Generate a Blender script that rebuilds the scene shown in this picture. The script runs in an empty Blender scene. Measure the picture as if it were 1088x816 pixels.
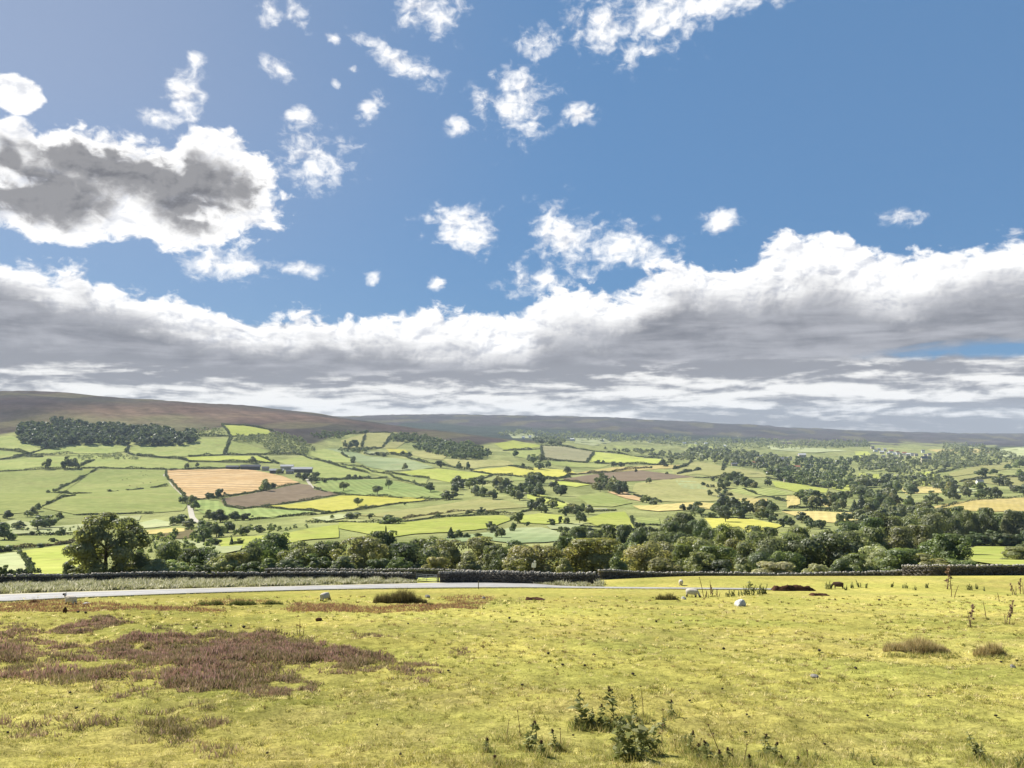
import bpy, bmesh, math, random
import numpy as np
from mathutils import Vector, Matrix, Quaternion
R = math.radians
rng = np.random.default_rng(7)
random.seed(7)
scene = bpy.context.scene
COL = scene.collection

# ------------------------------------------------------------------ camera and picture geometry
F, CX, CY, HOR = 870.0, 544.0, 408.0, 455.0      # the photograph is 1088 x 816
TH = math.atan((HOR - CY) / F)                   # camera looks up by this much
cam_d = bpy.data.cameras.new('camera')
cam_d.sensor_width = 36.0
cam_d.lens = 36.0 * F / 1088.0
cam_d.clip_start, cam_d.clip_end = 0.1, 60000
cam = bpy.data.objects.new('camera', cam_d); COL.objects.link(cam)
cam.location = (0, 0, 0)
cam.rotation_euler = (R(90) + TH, 0, 0)
scene.camera = cam

def ray(px, row):
    """pixel of the photograph -> (x/y, z/y) of its viewing ray"""
    cx = (np.asarray(px, float) - CX) / F
    cy = (CY - np.asarray(row, float)) / F
    den = math.cos(TH) - cy * math.sin(TH)
    return cx / den, (math.sin(TH) + cy * math.cos(TH)) / den

def azel(px, row):
    u, t = ray(px, row)
    return math.degrees(math.atan2(float(u), 1.0)), math.degrees(math.atan2(float(t), math.sqrt(1 + float(u) ** 2)))

# ------------------------------------------------------------------ sun, exposure
SUN_AZ, SUN_EL = -54.0, 40.0                     # degrees left of the view, above the horizon
sdir = Vector((math.sin(R(SUN_AZ)) * math.cos(R(SUN_EL)), math.cos(R(SUN_AZ)) * math.cos(R(SUN_EL)), math.sin(R(SUN_EL))))
sl = bpy.data.lights.new('sun', 'SUN'); sl.energy = 4.2; sl.angle = R(0.5); sl.color = (1.0, 0.95, 0.86)
so = bpy.data.objects.new('sun', sl); COL.objects.link(so)
so.rotation_euler = (-sdir).to_track_quat('-Z', 'Y').to_euler()
vs = scene.view_settings
vs.view_transform = 'Standard'; vs.look = 'None'; vs.gamma = 1.0; vs.use_curve_mapping = False
vs.exposure = 1.25

# ------------------------------------------------------------------ node helper
class NT:
    def __init__(s, tree): s.t = tree; s.n = tree.nodes; s.l = tree.links
    def new(s, kind, **kw):
        n = s.n.new(kind)
        for k, v in kw.items(): setattr(n, k, v)
        return n
    def put(s, sock, v):
        if isinstance(v, bpy.types.NodeSocket): s.l.new(v, sock)
        elif v is not None: sock.default_value = v
    def m(s, op, a, b=None, c=None, clamp=False):
        n = s.new('ShaderNodeMath', operation=op, use_clamp=clamp)
        s.put(n.inputs[0], a); s.put(n.inputs[1], b); s.put(n.inputs[2], c)
        return n.outputs[0]
    def v(s, op, a, b=None, c=None):
        n = s.new('ShaderNodeVectorMath', operation=op)
        s.put(n.inputs[0], a)
        if b is not None: s.put(n.inputs[1], b)
        if c is not None: s.put(n.inputs[2], c)
        return n.outputs['Value'] if op in ('LENGTH', 'DOT_PRODUCT') else n.outputs[0]
    def noise(s, vec, scale, detail=4, rough=0.55, dist=0.0, lac=2.0):
        n = s.new('ShaderNodeTexNoise'); s.put(n.inputs['Vector'], vec)
        n.inputs['Scale'].default_value = scale; n.inputs['Detail'].default_value = detail
        n.inputs['Roughness'].default_value = rough; n.inputs['Distortion'].default_value = dist
        n.inputs['Lacunarity'].default_value = lac
        return n.outputs['Fac']
    def ss(s, x, a, b, lo=0.0, hi=1.0):
        n = s.new('ShaderNodeMapRange', interpolation_type='SMOOTHSTEP')
        s.put(n.inputs[0], x); s.put(n.inputs[1], a); s.put(n.inputs[2], b); s.put(n.inputs[3], lo); s.put(n.inputs[4], hi)
        return n.outputs[0]
    def mix(s, f, a, b, mode='MIX'):
        n = s.new('ShaderNodeMix', data_type='RGBA', blend_type=mode)
        s.put(n.inputs[0], f)
        for i, v in ((6, a), (7, b)):
            if isinstance(v, tuple) and len(v) == 3: v = (*v, 1.0)
            s.put(n.inputs[i], v)
        return n.outputs[2]
    def curve(s, x, pts):
        """piecewise curve: list of (x, y); returns y(x)"""
        xs = [p[0] for p in pts]; ys = [p[1] for p in pts]
        x0, x1, y0, y1 = min(xs), max(xs), min(ys), max(ys)
        n = s.new('ShaderNodeFloatCurve')
        c = n.mapping.curves[0]
        q = [((a - x0) / (x1 - x0), (b - y0) / (y1 - y0 + 1e-9)) for a, b in pts]
        while len(c.points) < len(q): c.points.new(0.5, 0.5)
        for p, (a, b) in zip(c.points, sorted(q)): p.location = (a, b)
        n.mapping.update()
        s.put(n.inputs['Value'], s.m('DIVIDE', s.m('SUBTRACT', x, x0), x1 - x0, clamp=True))
        return s.m('MULTIPLY_ADD', n.outputs[0], y1 - y0, y0)

# ------------------------------------------------------------------ sky
world = bpy.data.worlds.new('World'); scene.world = world
world.use_nodes = True
W = NT(world.node_tree); W.n.clear()
sky = W.new('ShaderNodeTexSky', sky_type='NISHITA', sun_disc=False)
sky.sun_elevation = R(SUN_EL); sky.sun_rotation = R(SUN_AZ)
sky.altitude = 250; sky.air_density = 1.0; sky.dust_density = 0.6; sky.ozone_density = 2.0
SKY_STRENGTH = 0.05
tc = W.new('ShaderNodeTexCoord')
sep = W.new('ShaderNodeSeparateXYZ'); W.put(sep.inputs[0], W.v('NORMALIZE', tc.outputs['Generated']))
az = W.m('MULTIPLY', W.m('ARCTAN2', sep.outputs[0], sep.outputs[1]), 57.29578)
el = W.m('MULTIPLY', W.m('ARCSINE', sep.outputs[2]), 57.29578)
comb = W.new('ShaderNodeCombineXYZ'); W.put(comb.inputs[0], az); W.put(comb.inputs[1], el)
q = comb.outputs[0]
# billowy noise of the cumulus, taken twice so that one side of each billow is lit
qs = W.v('MULTIPLY', q, (1.0, 1.35, 1.0))
nA = W.noise(qs, 0.30, 9, 0.54, 0.35, 2.1)
qs2 = W.v('ADD', qs, (-0.35, 0.55, 0.0))
nA2 = W.noise(qs2, 0.30, 9, 0.54, 0.35, 2.1)
nF = W.noise(qs, 1.0, 8, 0.55, 0.4, 2.1)
nF2 = W.noise(W.v('ADD', qs, (-0.14, 0.20, 0.0)), 1.0, 8, 0.55, 0.4, 2.1)
lit = W.m('ADD', W.m('MULTIPLY', W.m('SUBTRACT', nA, nA2), 2.6), W.m('MULTIPLY', W.m('SUBTRACT', nF, nF2), 0.8))
bil = W.ss(lit, -0.45, 0.10)                     # 0 on the shaded side of each billow, 1 on its lit side

def ell(items, k_=0.25):
    """smallest elliptical distance to a set of cloud centres, given in photograph pixels (x, row, half width, half height, tilt)"""
    out = None
    for (px, row, rx, ry, *tilt) in items:
        a, e = azel(px, row)
        k = math.degrees(1 / F)
        p = W.v('SUBTRACT', q, (a, e, 0))
        if tilt:
            r = W.new('ShaderNodeVectorRotate', rotation_type='Z_AXIS'); W.put(r.inputs['Vector'], p)
            r.inputs['Angle'].default_value = -R(tilt[0]); p = r.outputs[0]
        d = W.v('LENGTH', W.v('MULTIPLY', p, (1 / (rx * k), 1 / (ry * k), 0)))
        out = d if out is None else W.m('SMOOTH_MIN', out, d, k_)
    return W.m('SUBTRACT', 1.0, out)

WHITE, GREY, DARK = (11.5, 11.4, 11.3), (3.1, 3.2, 3.55), (1.9, 1.9, 2.05)
col = W.mix(1.0, sky.outputs[0], (0.62, 0.86, 1.06), 'MULTIPLY')
clear = W.mix(W.ss(az, -34, 8), (3.4, 3.95, 5.2), (1.4, 2.85, 5.2))          # hazier air towards the sun
clear = W.mix(W.ss(el, 22, 6, 0.0, 0.5), clear, (1.05, 2.55, 5.0))
col = W.mix(W.m('MULTIPLY', W.ss(az, -70, -45), W.ss(az, 110, 60, 0.0, 0.72)), col, clear)

# --- single cumulus and wisps
big = ell([(135, 203, 150, 50, -4), (55, 218, 78, 34), (232, 192, 56, 50), (15, 160, 30, 28), (15, 100, 26, 16), (200, 243, 56, 17)], 0.12)
wisp = ell([(196, 100, 22, 26), (172, 125, 24, 10), (425, 66, 52, 15, -24), (392, 113, 16, 17), (545, 112, 50, 34, 28), (572, 44, 26, 18), (487, 133, 14, 12), (615, 122, 22, 12),
            (640, 34, 42, 34), (690, 20, 60, 42, 12), (760, 4, 70, 14), (497, 245, 55, 27, -8), (603, 255, 48, 42), (575, 300, 42, 22), (660, 262, 66, 24),
            (765, 236, 20, 15), (245, 282, 48, 17), (322, 286, 30, 9), (298, 72, 20, 14, -25), (315, 14, 16, 20), (458, 12, 38, 26), (335, 168, 46, 30),
            (205, 62, 10, 10), (395, 296, 12, 10), (958, 232, 26, 9), (318, 122, 12, 9), (290, 12, 14, 14), 
            (355, 40, 8, 7), (376, 75, 8, 7), (466, 300, 12, 8), (356, 90, 9, 8)], 0.03)
DB = W.m('ADD', W.m('MULTIPLY_ADD', big, 2.3, 0.05), W.m('MULTIPLY_ADD', W.m('SUBTRACT', nA, 0.5), 2.1, W.m('MULTIPLY', W.m('SUBTRACT', nF, 0.5), 1.4)))
aB = W.ss(DB, -0.02, 0.45)
core = ell([(165, 186, 108, 25, -4), (45, 208, 56, 26), (205, 222, 42, 20), (8, 176, 12, 22)], 0.15)
gB = W.ss(W.m('ADD', core, W.m('MULTIPLY_ADD', W.m('SUBTRACT', nA, 0.5), 1.5, W.m('MULTIPLY', W.m('SUBTRACT', nF, 0.5), 1.1))), -0.40, 0.45)
SHADE = (7.3, 7.5, 8.1)
white = W.mix(bil, SHADE, WHITE)
gB = W.m('MULTIPLY', gB, W.ss(DB, 0.50, 1.15))
cB = W.mix(gB, white, W.mix(bil, (1.85, 1.88, 2.1), (3.2, 3.2, 3.35)))
DW = W.m('ADD', W.m('MULTIPLY_ADD', wisp, 1.0, -0.08), W.m('MULTIPLY_ADD', W.m('SUBTRACT', nA, 0.5), 2.8, W.m('MULTIPLY', W.m('SUBTRACT', nF, 0.5), 2.2)))
aW = W.m('MULTIPLY', W.ss(DW, -0.12, 1.05), W.ss(wisp, -0.9, 0.1))
cW = W.mix(bil, (7.4, 7.6, 8.2), WHITE)

# --- low sheet of cloud all along the horizon (streaky)
qh = W.v('MULTIPLY', q, (0.16, 1.0, 1.0))
nS = W.noise(qh, 0.95, 8, 0.56, 0.3)
nS2 = W.noise(W.v('ADD', qh, (0.0, 0.28, 0.0)), 0.95, 8, 0.56, 0.3)
def E(px, row): return azel(px, row)
bottom_bias = W.curve(el, [(-1.0, 0.2), (0.6, 0.5), (1.5, 0.74), (2.6, 0.60), (3.5, 0.10), (5.0, -0.02), (6.2, 0.12), (8, 0.25)])
right_bias = W.m('MULTIPLY', W.ss(az, 3.0, 14.0), W.curve(el, [(-1.0, -0.35), (1.0, -0.33), (2.0, -0.05), (3.2, 0.22), (4.6, 0.20), (5.6, 0.0), (9, 0.0)]))
wS = W.m('ADD', W.m('ADD', bottom_bias, right_bias), W.m('MULTIPLY_ADD', W.m('SUBTRACT', nS, 0.5), 2.6, W.m('MULTIPLY', W.m('SUBTRACT', nS, nS2), 2.2)))
wS = W.m('ADD', wS, W.m('MULTIPLY', W.m('SUBTRACT', nF, 0.5), 0.8))
cS = W.mix(W.ss(wS, 0.1, 0.95), GREY, (9.6, 9.5, 9.3))
top3 = W.curve(az, sorted([E(-700, 300), E(0, 330), E(300, 345), E(560, 345), E(800, 368), E(940, 376), E(1010, 380), E(1088, 380), E(1900, 300)]))
aS = W.ss(W.m('ADD', W.m('SUBTRACT', top3, el), W.m('MULTIPLY', W.m('SUBTRACT', nA, 0.5), 2.0)), -0.25, 0.35)

# --- the main bank: bright crest, grey flat body
edge = W.curve(az, sorted([E(-900, 330), E(-300, 245), E(0, 268), E(45, 280), E(120, 296), E(210, 322), E(290, 336), E(400, 330), E(480, 328), E(550, 330), E(590, 300),
                    E(640, 305), E(700, 285), E(780, 280), E(820, 256), E(870, 246), E(930, 264), E(1000, 262), E(1088, 250), E(1500, 240), E(2100, 330)]))
base = W.curve(az, sorted([E(-900, 360), E(0, 372), E(250, 392), E(500, 392), E(640, 386), E(850, 380), E(960, 374), E(1088, 364), E(1500, 350), E(2100, 360)]))
crest = W.curve(az, sorted([(E(-900, 300)[0], 2.0), (E(0, 300)[0], 1.9), (E(120, 300)[0], 2.0), (E(300, 300)[0], 1.9), (E(420, 300)[0], 2.6), (E(600, 300)[0], 3.4), (E(720, 300)[0], 2.2),
                     (E(860, 300)[0], 3.6), (E(1000, 300)[0], 3.0), (E(1088, 300)[0], 2.6), (E(1900, 300)[0], 2.0)]))
bump = W.m('MULTIPLY_ADD', W.m('SUBTRACT', nA, 0.5), 4.2, W.m('MULTIPLY', W.m('SUBTRACT', nF, 0.5), 2.3))
dep = W.m('ADD', W.m('SUBTRACT', edge, el), bump)
aM = W.m('MULTIPLY', W.ss(dep, -0.05, 0.75), W.ss(W.m('ADD', W.m('SUBTRACT', el, base), W.m('MULTIPLY', W.m('SUBTRACT', nS, 0.5), 2.4)), -0.45, 0.45))
rel = W.m('DIVIDE', W.m('ADD', W.m('SUBTRACT', edge, el), W.m('MULTIPLY_ADD', W.m('SUBTRACT', nA, 0.5), 4.2, W.m('MULTIPLY', W.m('SUBTRACT', nS, 0.5), 3.0))), crest)
gM = W.ss(W.m('SUBTRACT', rel, W.m('MULTIPLY', lit, 0.35)), 0.42, 1.5)
bodyc = W.mix(W.ss(W.m('ADD', nS, W.m('MULTIPLY', nA, 0.5)), 0.5, 1.0), (2.2, 2.3, 2.65), (4.7, 4.8, 5.2))
cM = W.mix(gM, white, bodyc)

col = W.mix(aS, col, cS)
col = W.mix(aM, col, cM)
col = W.mix(aB, col, cB)
col = W.mix(aW, col, cW)
col = W.mix(1.0, col, (0.86, 0.86, 0.86), 'MULTIPLY')
bg = W.new('ShaderNodeBackground'); W.put(bg.inputs[0], col); bg.inputs[1].default_value = SKY_STRENGTH
wo = W.new('ShaderNodeOutputWorld'); W.l.new(bg.outputs[0], wo.inputs[0])
world.cycles.sampling_method = 'MANUAL'; world.cycles.sample_map_resolution = 512

# ------------------------------------------------------------------ terrain: heights from (picture column, distance) -> row of the photograph
COLS = [-260, 0, 150, 300, 450, 600, 750, 900, 1088, 1360]
NEARL = {10: 815, 14: 770, 20: 725, 28: 695, 40: 669, 55: 651, 75: 637, 90: 629, 100: 623, 112: 617.5}
def col_(near=None, **k):
    d = dict(NEARL)
    if near: d.update(near)
    d.update({int(a[1:]): b for a, b in k.items()})
    return d
mid = dict(d150=622, d200=610, d250=602, d300=596, d400=587, d500=580, d700=566, d1000=545.5)
C_l = col_({125: 618}, d150=630, d200=628, d250=621, d300=614.5, d400=602, d500=590, d700=570, d1000=550, d1500=525, d2000=502, d2500=478, d3000=450, d3500=426, d4000=416.5, d4500=415, d5500=418, d8000=432, d12000=446)
C_0 = dict(C_l)
C_150 = col_({125: 618}, d150=628, d200=622, d250=615, d300=608, d400=597, d500=587, d700=569, d1000=549, d1500=525, d2000=503, d2500=481, d3000=456, d3500=437, d4000=425.5, d4500=423, d5500=428, d8000=444, d12000=452)
C_300 = col_({125: 613.5}, **{**mid, 'd150': 624}, d1500=525, d2000=505, d2500=487, d3000=468, d3500=451, d4000=440, d4500=434.5, d5500=437, d8000=441, d12000=452)
C_450 = col_({125: 614}, **mid, d1500=522, d2000=507, d2500=492, d3000=479, d3500=466, d4000=457.5, d4500=456, d5500=459, d6500=455, d8000=444, d9000=440.5, d10000=440, d12000=446)
C_600 = col_({125: 617}, **mid, d1500=520, d2000=506, d2500=494, d3000=484, d3500=477, d4000=473, d4500=470.5, d5500=466, d6500=460, d8000=447, d9000=442.5, d10000=442, d12000=448)
rgt = {90: 627, 100: 619, 112: 612.8, 118: 612.2, 125: 618}
C_750 = col_(rgt, **mid, d1500=521, d2000=509, d2500=499, d3000=491, d3500=486, d4000=482, d5000=475, d6500=466, d8000=455, d9000=449, d10000=448.5, d12000=453)
C_900 = col_(rgt, **mid, d1500=525, d2000=513, d2500=503, d3000=495, d4000=484, d5000=477, d6500=469, d8000=462, d9000=457.5, d10000=456.5, d12000=460)
C_r = col_({90: 627, 100: 618, 105: 613.4, 112: 611.6, 118: 612.5, 125: 618}, **{**mid, 'd1000': 541, 'd700': 561}, d1500=524, d2000=511, d2500=501, d3000=493, d4000=483, d5000=478, d6500=472, d8000=466, d9000=462, d10000=460.5, d12000=464)
TAB = [C_l, C_0, C_150, C_300, C_450, C_600, C_750, C_900, C_r, C_r]
YG = np.geomspace(10, 12000, 900)
LG = np.log(YG)

def pchip(x, y, xi):
    x = np.asarray(x, float); y = np.asarray(y, float)
    h = np.diff(x); d = np.diff(y) / h
    m = np.zeros_like(y)
    for i in range(1, len(x) - 1):
        if d[i - 1] * d[i] > 0:
            w1 = 2 * h[i] + h[i - 1]; w2 = h[i] + 2 * h[i - 1]
            m[i] = (w1 + w2) / (w1 / d[i - 1] + w2 / d[i])
    m[0], m[-1] = d[0], d[-1]
    k = np.clip(np.searchsorted(x, xi) - 1, 0, len(h) - 1)
    t = (xi - x[k]) / h[k]
    return (y[k] * (2 * t**3 - 3 * t**2 + 1) + m[k] * h[k] * (t**3 - 2 * t**2 + t) + y[k + 1] * (-2 * t**3 + 3 * t**2) + m[k + 1] * h[k] * (t**3 - t**2))

CG = np.linspace(-260, 1360, 163)
Zc = []
for d in TAB:
    ys = np.array(sorted(d)); rows = np.array([d[k] for k in ys], float)
    zz = ys * ray(544, rows)[1]
    Zc.append(pchip(np.log(ys), zz, LG))
Zc = np.array(Zc)
ZT = np.array([pchip(COLS, Zc[:, j], CG) for j in range(len(LG))])          # [distance, column]

def ss(x, a, b):
    t = np.clip((np.asarray(x, float) - a) / (b - a), 0, 1)
    return t * t * (3 - 2 * t)

def waves(seed, lam, n=7):
    r = np.random.default_rng(seed)
    a = r.uniform(0, 2 * np.pi, n); k = 2 * np.pi / (lam * r.uniform(0.7, 1.5, n))
    return k * np.cos(a), k * np.sin(a), r.uniform(0, 2 * np.pi, n)
def wave(w, x, y):
    s = 0
    for kx, ky, p in zip(*w): s = s + np.sin(kx * x + ky * y + p)
    return s / math.sqrt(len(w[0]) / 2)
WB = [(waves(1, 700), 3.2), (waves(2, 420), 1.3)]
WM = [(waves(7, 620, 9), 5.0), (waves(8, 300, 9), 2.2)]
WN = [(waves(3, 8.0, 11), .05), (waves(4, 2.9, 11), .026), (waves(5, 1.1, 11), .020), (waves(6, .5, 11), .011)]

def H(x, y):
    x = np.asarray(x, float); y = np.asarray(y, float)
    yy = np.clip(y, 10, 11999)
    px = np.clip(CX + F * x / yy, -259.9, 1359.9)
    ci = (px - CG[0]) / (CG[1] - CG[0]); c0 = ci.astype(int); cf = ci - c0
    li = (np.log(yy) - LG[0]) / (LG[1] - LG[0]); l0 = np.clip(li.astype(int), 0, len(LG) - 2); lf = li - l0
    z = (ZT[l0, c0] * (1 - cf) + ZT[l0, c0 + 1] * cf) * (1 - lf) + (ZT[l0 + 1, c0] * (1 - cf) + ZT[l0 + 1, c0 + 1] * cf) * lf
    z = np.where(y < 10, -1.65 + (z + 1.65) * y / 10, z)
    big = ss(yy, 260, 900)
    for w, a in WB: z = z + big * a * wave(w, x, y)
    hi = ss(yy, 2700, 3600) * (1 + ss(yy, 5000, 9000))
    for w, a in WM: z = z - hi * a * np.abs(wave(w, x, y))
    near = 1 - ss(y, 58, 84)
    for w, a in WN: z = z + near * a * wave(w, x, y)
    return z

def hit(px, row, ymin=6.0, ymax=11500.0):
    """first point of the ground along the rays of the given pixels"""
    px = np.atleast_1d(np.asarray(px, float)); row = np.atleast_1d(np.asarray(row, float))
    u, t = ray(px, row)
    ys = np.geomspace(ymin, ymax, 1500)
    out = np.empty((len(px), 3))
    for s in range(0, len(px), 600):
        U = u[s:s + 600, None]; T = t[s:s + 600, None]
        f = H(U * ys, np.broadcast_to(ys, (len(U), len(ys)))) - T * ys
        ok = f >= 0
        i = np.where(ok.any(1), ok.argmax(1), f.argmax(1)); i = np.clip(i, 1, len(ys) - 1)
        r = np.arange(len(U)); f0, f1 = f[r, i - 1], f[r, i]
        k = np.clip(np.where(np.abs(f1 - f0) > 1e-9, -f0 / (f1 - f0), 1), 0, 1)
        y = ys[i - 1] + k * (ys[i] - ys[i - 1])
        x = U[:, 0] * y
        out[s:s + 600] = np.stack([x, y, H(x, y)], 1)
    return out
def hit1(px, row, **k): return Vector(hit([px], [row], **k)[0])
def at(px, Y, dz=0.0):
    x = (px - CX) / F * Y
    return Vector((x, Y, float(H(x, Y)) + dz))

# ------------------------------------------------------------------ mesh helpers
def mesh_np(name, verts, faces, attrs=None, smooth=False):
    """verts (n,3), faces (m,3 or 4), attrs {name: (domain, array)}: 1 column FLOAT or 3 columns colour"""
    me = bpy.data.meshes.new(name)
    verts = np.ascontiguousarray(verts, np.float32); faces = np.ascontiguousarray(faces, np.int32)
    m, k = faces.shape
    me.vertices.add(len(verts)); me.vertices.foreach_set('co', verts.ravel())
    me.loops.add(m * k); me.loops.foreach_set('vertex_index', faces.ravel())
    me.polygons.add(m); me.polygons.foreach_set('loop_start', np.arange(0, m * k, k, dtype=np.int32))
    me.update(calc_edges=True)
    if smooth: me.polygons.foreach_set('use_smooth', np.ones(m, bool))
    for n, (dom, a) in (attrs or {}).items():
        a = np.asarray(a, np.float32)
        if a.ndim == 1:
            t = me.attributes.new(n, 'FLOAT', dom); t.data.foreach_set('value', a)
        else:
            t = me.attributes.new(n, 'FLOAT_COLOR', dom)
            t.data.foreach_set('color', np.concatenate([a, np.ones((len(a), 1), np.float32)], 1).ravel())
    return me
def link(name, me, mats=None, parent=None):
    o = bpy.data.objects.new(name, me); COL.objects.link(o)
    if mats is not None and me is not None:
        for m in (mats if isinstance(mats, (list, tuple)) else [mats]):
            if m.name not in [x.name for x in me.materials if x]: me.materials.append(m)
    if parent: o.parent = parent
    return o
def tag(o, label=None, cat=None, group=None, kind=None):
    for k, v in (('label', label), ('category', cat), ('group', group), ('kind', kind)):
        if v: o[k] = v
    return o
def bm_obj(name, bm, mat, parent=None, smooth=False):
    me = bpy.data.meshes.new(name); bm.to_mesh(me); bm.free()
    if smooth: me.polygons.foreach_set('use_smooth', np.ones(len(me.polygons), bool))
    return link(name, me, mat, parent)
def empty(name, loc, rz=0.0):
    o = bpy.data.objects.new(name, None); COL.objects.link(o); o.empty_display_size = 0.3
    o.location = loc; o.rotation_euler = (0, 0, rz)
    return o
def copy_tree(o, parent=None):
    c = o.copy(); COL.objects.link(c); c.parent = parent
    for ch in list(o.children): copy_tree(ch, c)
    return c

# ------------------------------------------------------------------ materials
def mat(name, build):
    m = bpy.data.materials.new(name); m.use_nodes = True
    T = NT(m.node_tree); T.n.clear()
    out = T.new('ShaderNodeOutputMaterial')
    T.l.new(build(T), out.inputs[0])
    return m
def princ(T, colr, rough=0.9, spec=0.15, normal=None):
    p = T.new('ShaderNodeBsdfPrincipled')
    T.put(p.inputs['Base Color'], colr if isinstance(colr, bpy.types.NodeSocket) else (*colr, 1))
    T.put(p.inputs['Roughness'], rough); p.inputs['Specular IOR Level'].default_value = spec
    if normal is not None: T.put(p.inputs['Normal'], normal)
    return p.outputs[0]
def attr(T, name):
    n = T.new('ShaderNodeAttribute'); n.attribute_name = name
    return n
def objco(T): return T.new('ShaderNodeTexCoord').outputs['Object']
def bump(T, h, strength=0.4, dist=0.05):
    b = T.new('ShaderNodeBump'); T.put(b.inputs['Height'], h)
    b.inputs['Strength'].default_value = strength; b.inputs['Distance'].default_value = dist
    return b.outputs[0]

def simple(name, c, var=0.25, scale=3.0, rough=0.9, spec=0.15):
    def b(T):
        n = T.noise(objco(T), scale, 5)
        f = T.ss(n, 0.25, 0.75, 1 - var, 1 + var)
        return princ(T, T.v('SCALE', c, None) if False else T.mix(1.0, c, T_gray(T, f), 'MULTIPLY'), rough, spec)
    return mat(name, b)
def T_gray(T, f):
    n = T.new('ShaderNodeCombineXYZ')
    for i in range(3): T.put(n.inputs[i], f)
    return n.outputs[0]

def leafy(name, use_obj=True, trans=0.5, base=None, attr_name='tint', var=0.42):
    """leaves: colour from the object's own colour, varied from clump to clump, letting some light through"""
    def b(T):
        if use_obj:
            oi = T.new('ShaderNodeObjectInfo'); c = oi.outputs['Color']
        else: c = (*base, 1)
        a = attr(T, attr_name).outputs['Fac']
        f = T.m('MULTIPLY_ADD', a, var, 1 - var / 2)
        c2 = T.mix(1.0, c, T_gray(T, f), 'MULTIPLY')
        hs = T.new('ShaderNodeHueSaturation'); T.put(hs.inputs['Color'], c2)
        T.put(hs.inputs['Hue'], T.m('MULTIPLY_ADD', a, -0.035, 0.5175))
        c2 = hs.outputs[0]
        d = T.new('ShaderNodeBsdfDiffuse'); T.put(d.inputs[0], c2)
        t = T.new('ShaderNodeBsdfTranslucent'); T.put(t.inputs[0], T.mix(1.0, c2, (1.25, 1.3, 0.75), 'MULTIPLY'))
        g = T.new('ShaderNodeBsdfGlossy'); T.put(g.inputs[0], (1, 1, 1, 1)); g.inputs['Roughness'].default_value = 0.5
        mx = T.new('ShaderNodeMixShader'); mx.inputs[0].default_value = trans
        T.l.new(d.outputs[0], mx.inputs[1]); T.l.new(t.outputs[0], mx.inputs[2])
        m2 = T.new('ShaderNodeMixShader'); m2.inputs[0].default_value = 0.03
        T.l.new(mx.outputs[0], m2.inputs[1]); T.l.new(g.outputs[0], m2.inputs[2])
        return m2.outputs[0]
    return mat(name, b)

def blade_mat(name, trans=0.45):
    def b(T):
        c = attr(T, 'col').outputs['Color']
        d = T.new('ShaderNodeBsdfDiffuse'); T.put(d.inputs[0], c)
        t = T.new('ShaderNodeBsdfTranslucent'); T.put(t.inputs[0], c)
        mx = T.new('ShaderNodeMixShader'); mx.inputs[0].default_value = trans
        T.l.new(d.outputs[0], mx.inputs[1]); T.l.new(t.outputs[0], mx.inputs[2])
        return mx.outputs[0]
    return mat(name, b)

M = {}
M['leaf'] = leafy('foliage')
M['hedge'] = leafy('hedge_leaves', var=0.8)
M['bark'] = simple('bark', (0.085, 0.07, 0.055), 0.4, 2.0)
M['blade'] = blade_mat('grass_blades')
M['sprig'] = blade_mat('heather_sprigs', 0.3)

def stone_mat(name, lo, hi, lichen=0.25):
    def b(T):
        a = attr(T, 'tint').outputs['Fac']
        c = T.mix(a, lo, hi)
        n = T.noise(objco(T), 4.0, 6, 0.65)
        c = T.mix(T.ss(n, 0.52, 0.72, 0, lichen * 2), c, (0.42, 0.42, 0.36))
        c = T.mix(T.ss(T.noise(objco(T), 11.0, 5), 0.35, 0.6, 0.5, 0.0), c, (0.05, 0.048, 0.04))
        return princ(T, c, 0.95, 0.1, bump(T, n, 0.6, 0.04))
    return mat(name, b)
M['stone'] = stone_mat('gritstone', (0.055, 0.048, 0.040), (0.13, 0.115, 0.095), .12)  # wall faces: their shade is painted in as a darker stone colour
M['coping'] = stone_mat('coping_stone', (0.24, 0.22, 0.19), (0.42, 0.39, 0.33), 0.5)  # wall tops: the light on them is painted in as a paler stone
M['pale_stone'] = stone_mat('pale_stone', (0.6, 0.59, 0.55), (0.72, 0.7, 0.66), 0.3)

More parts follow.
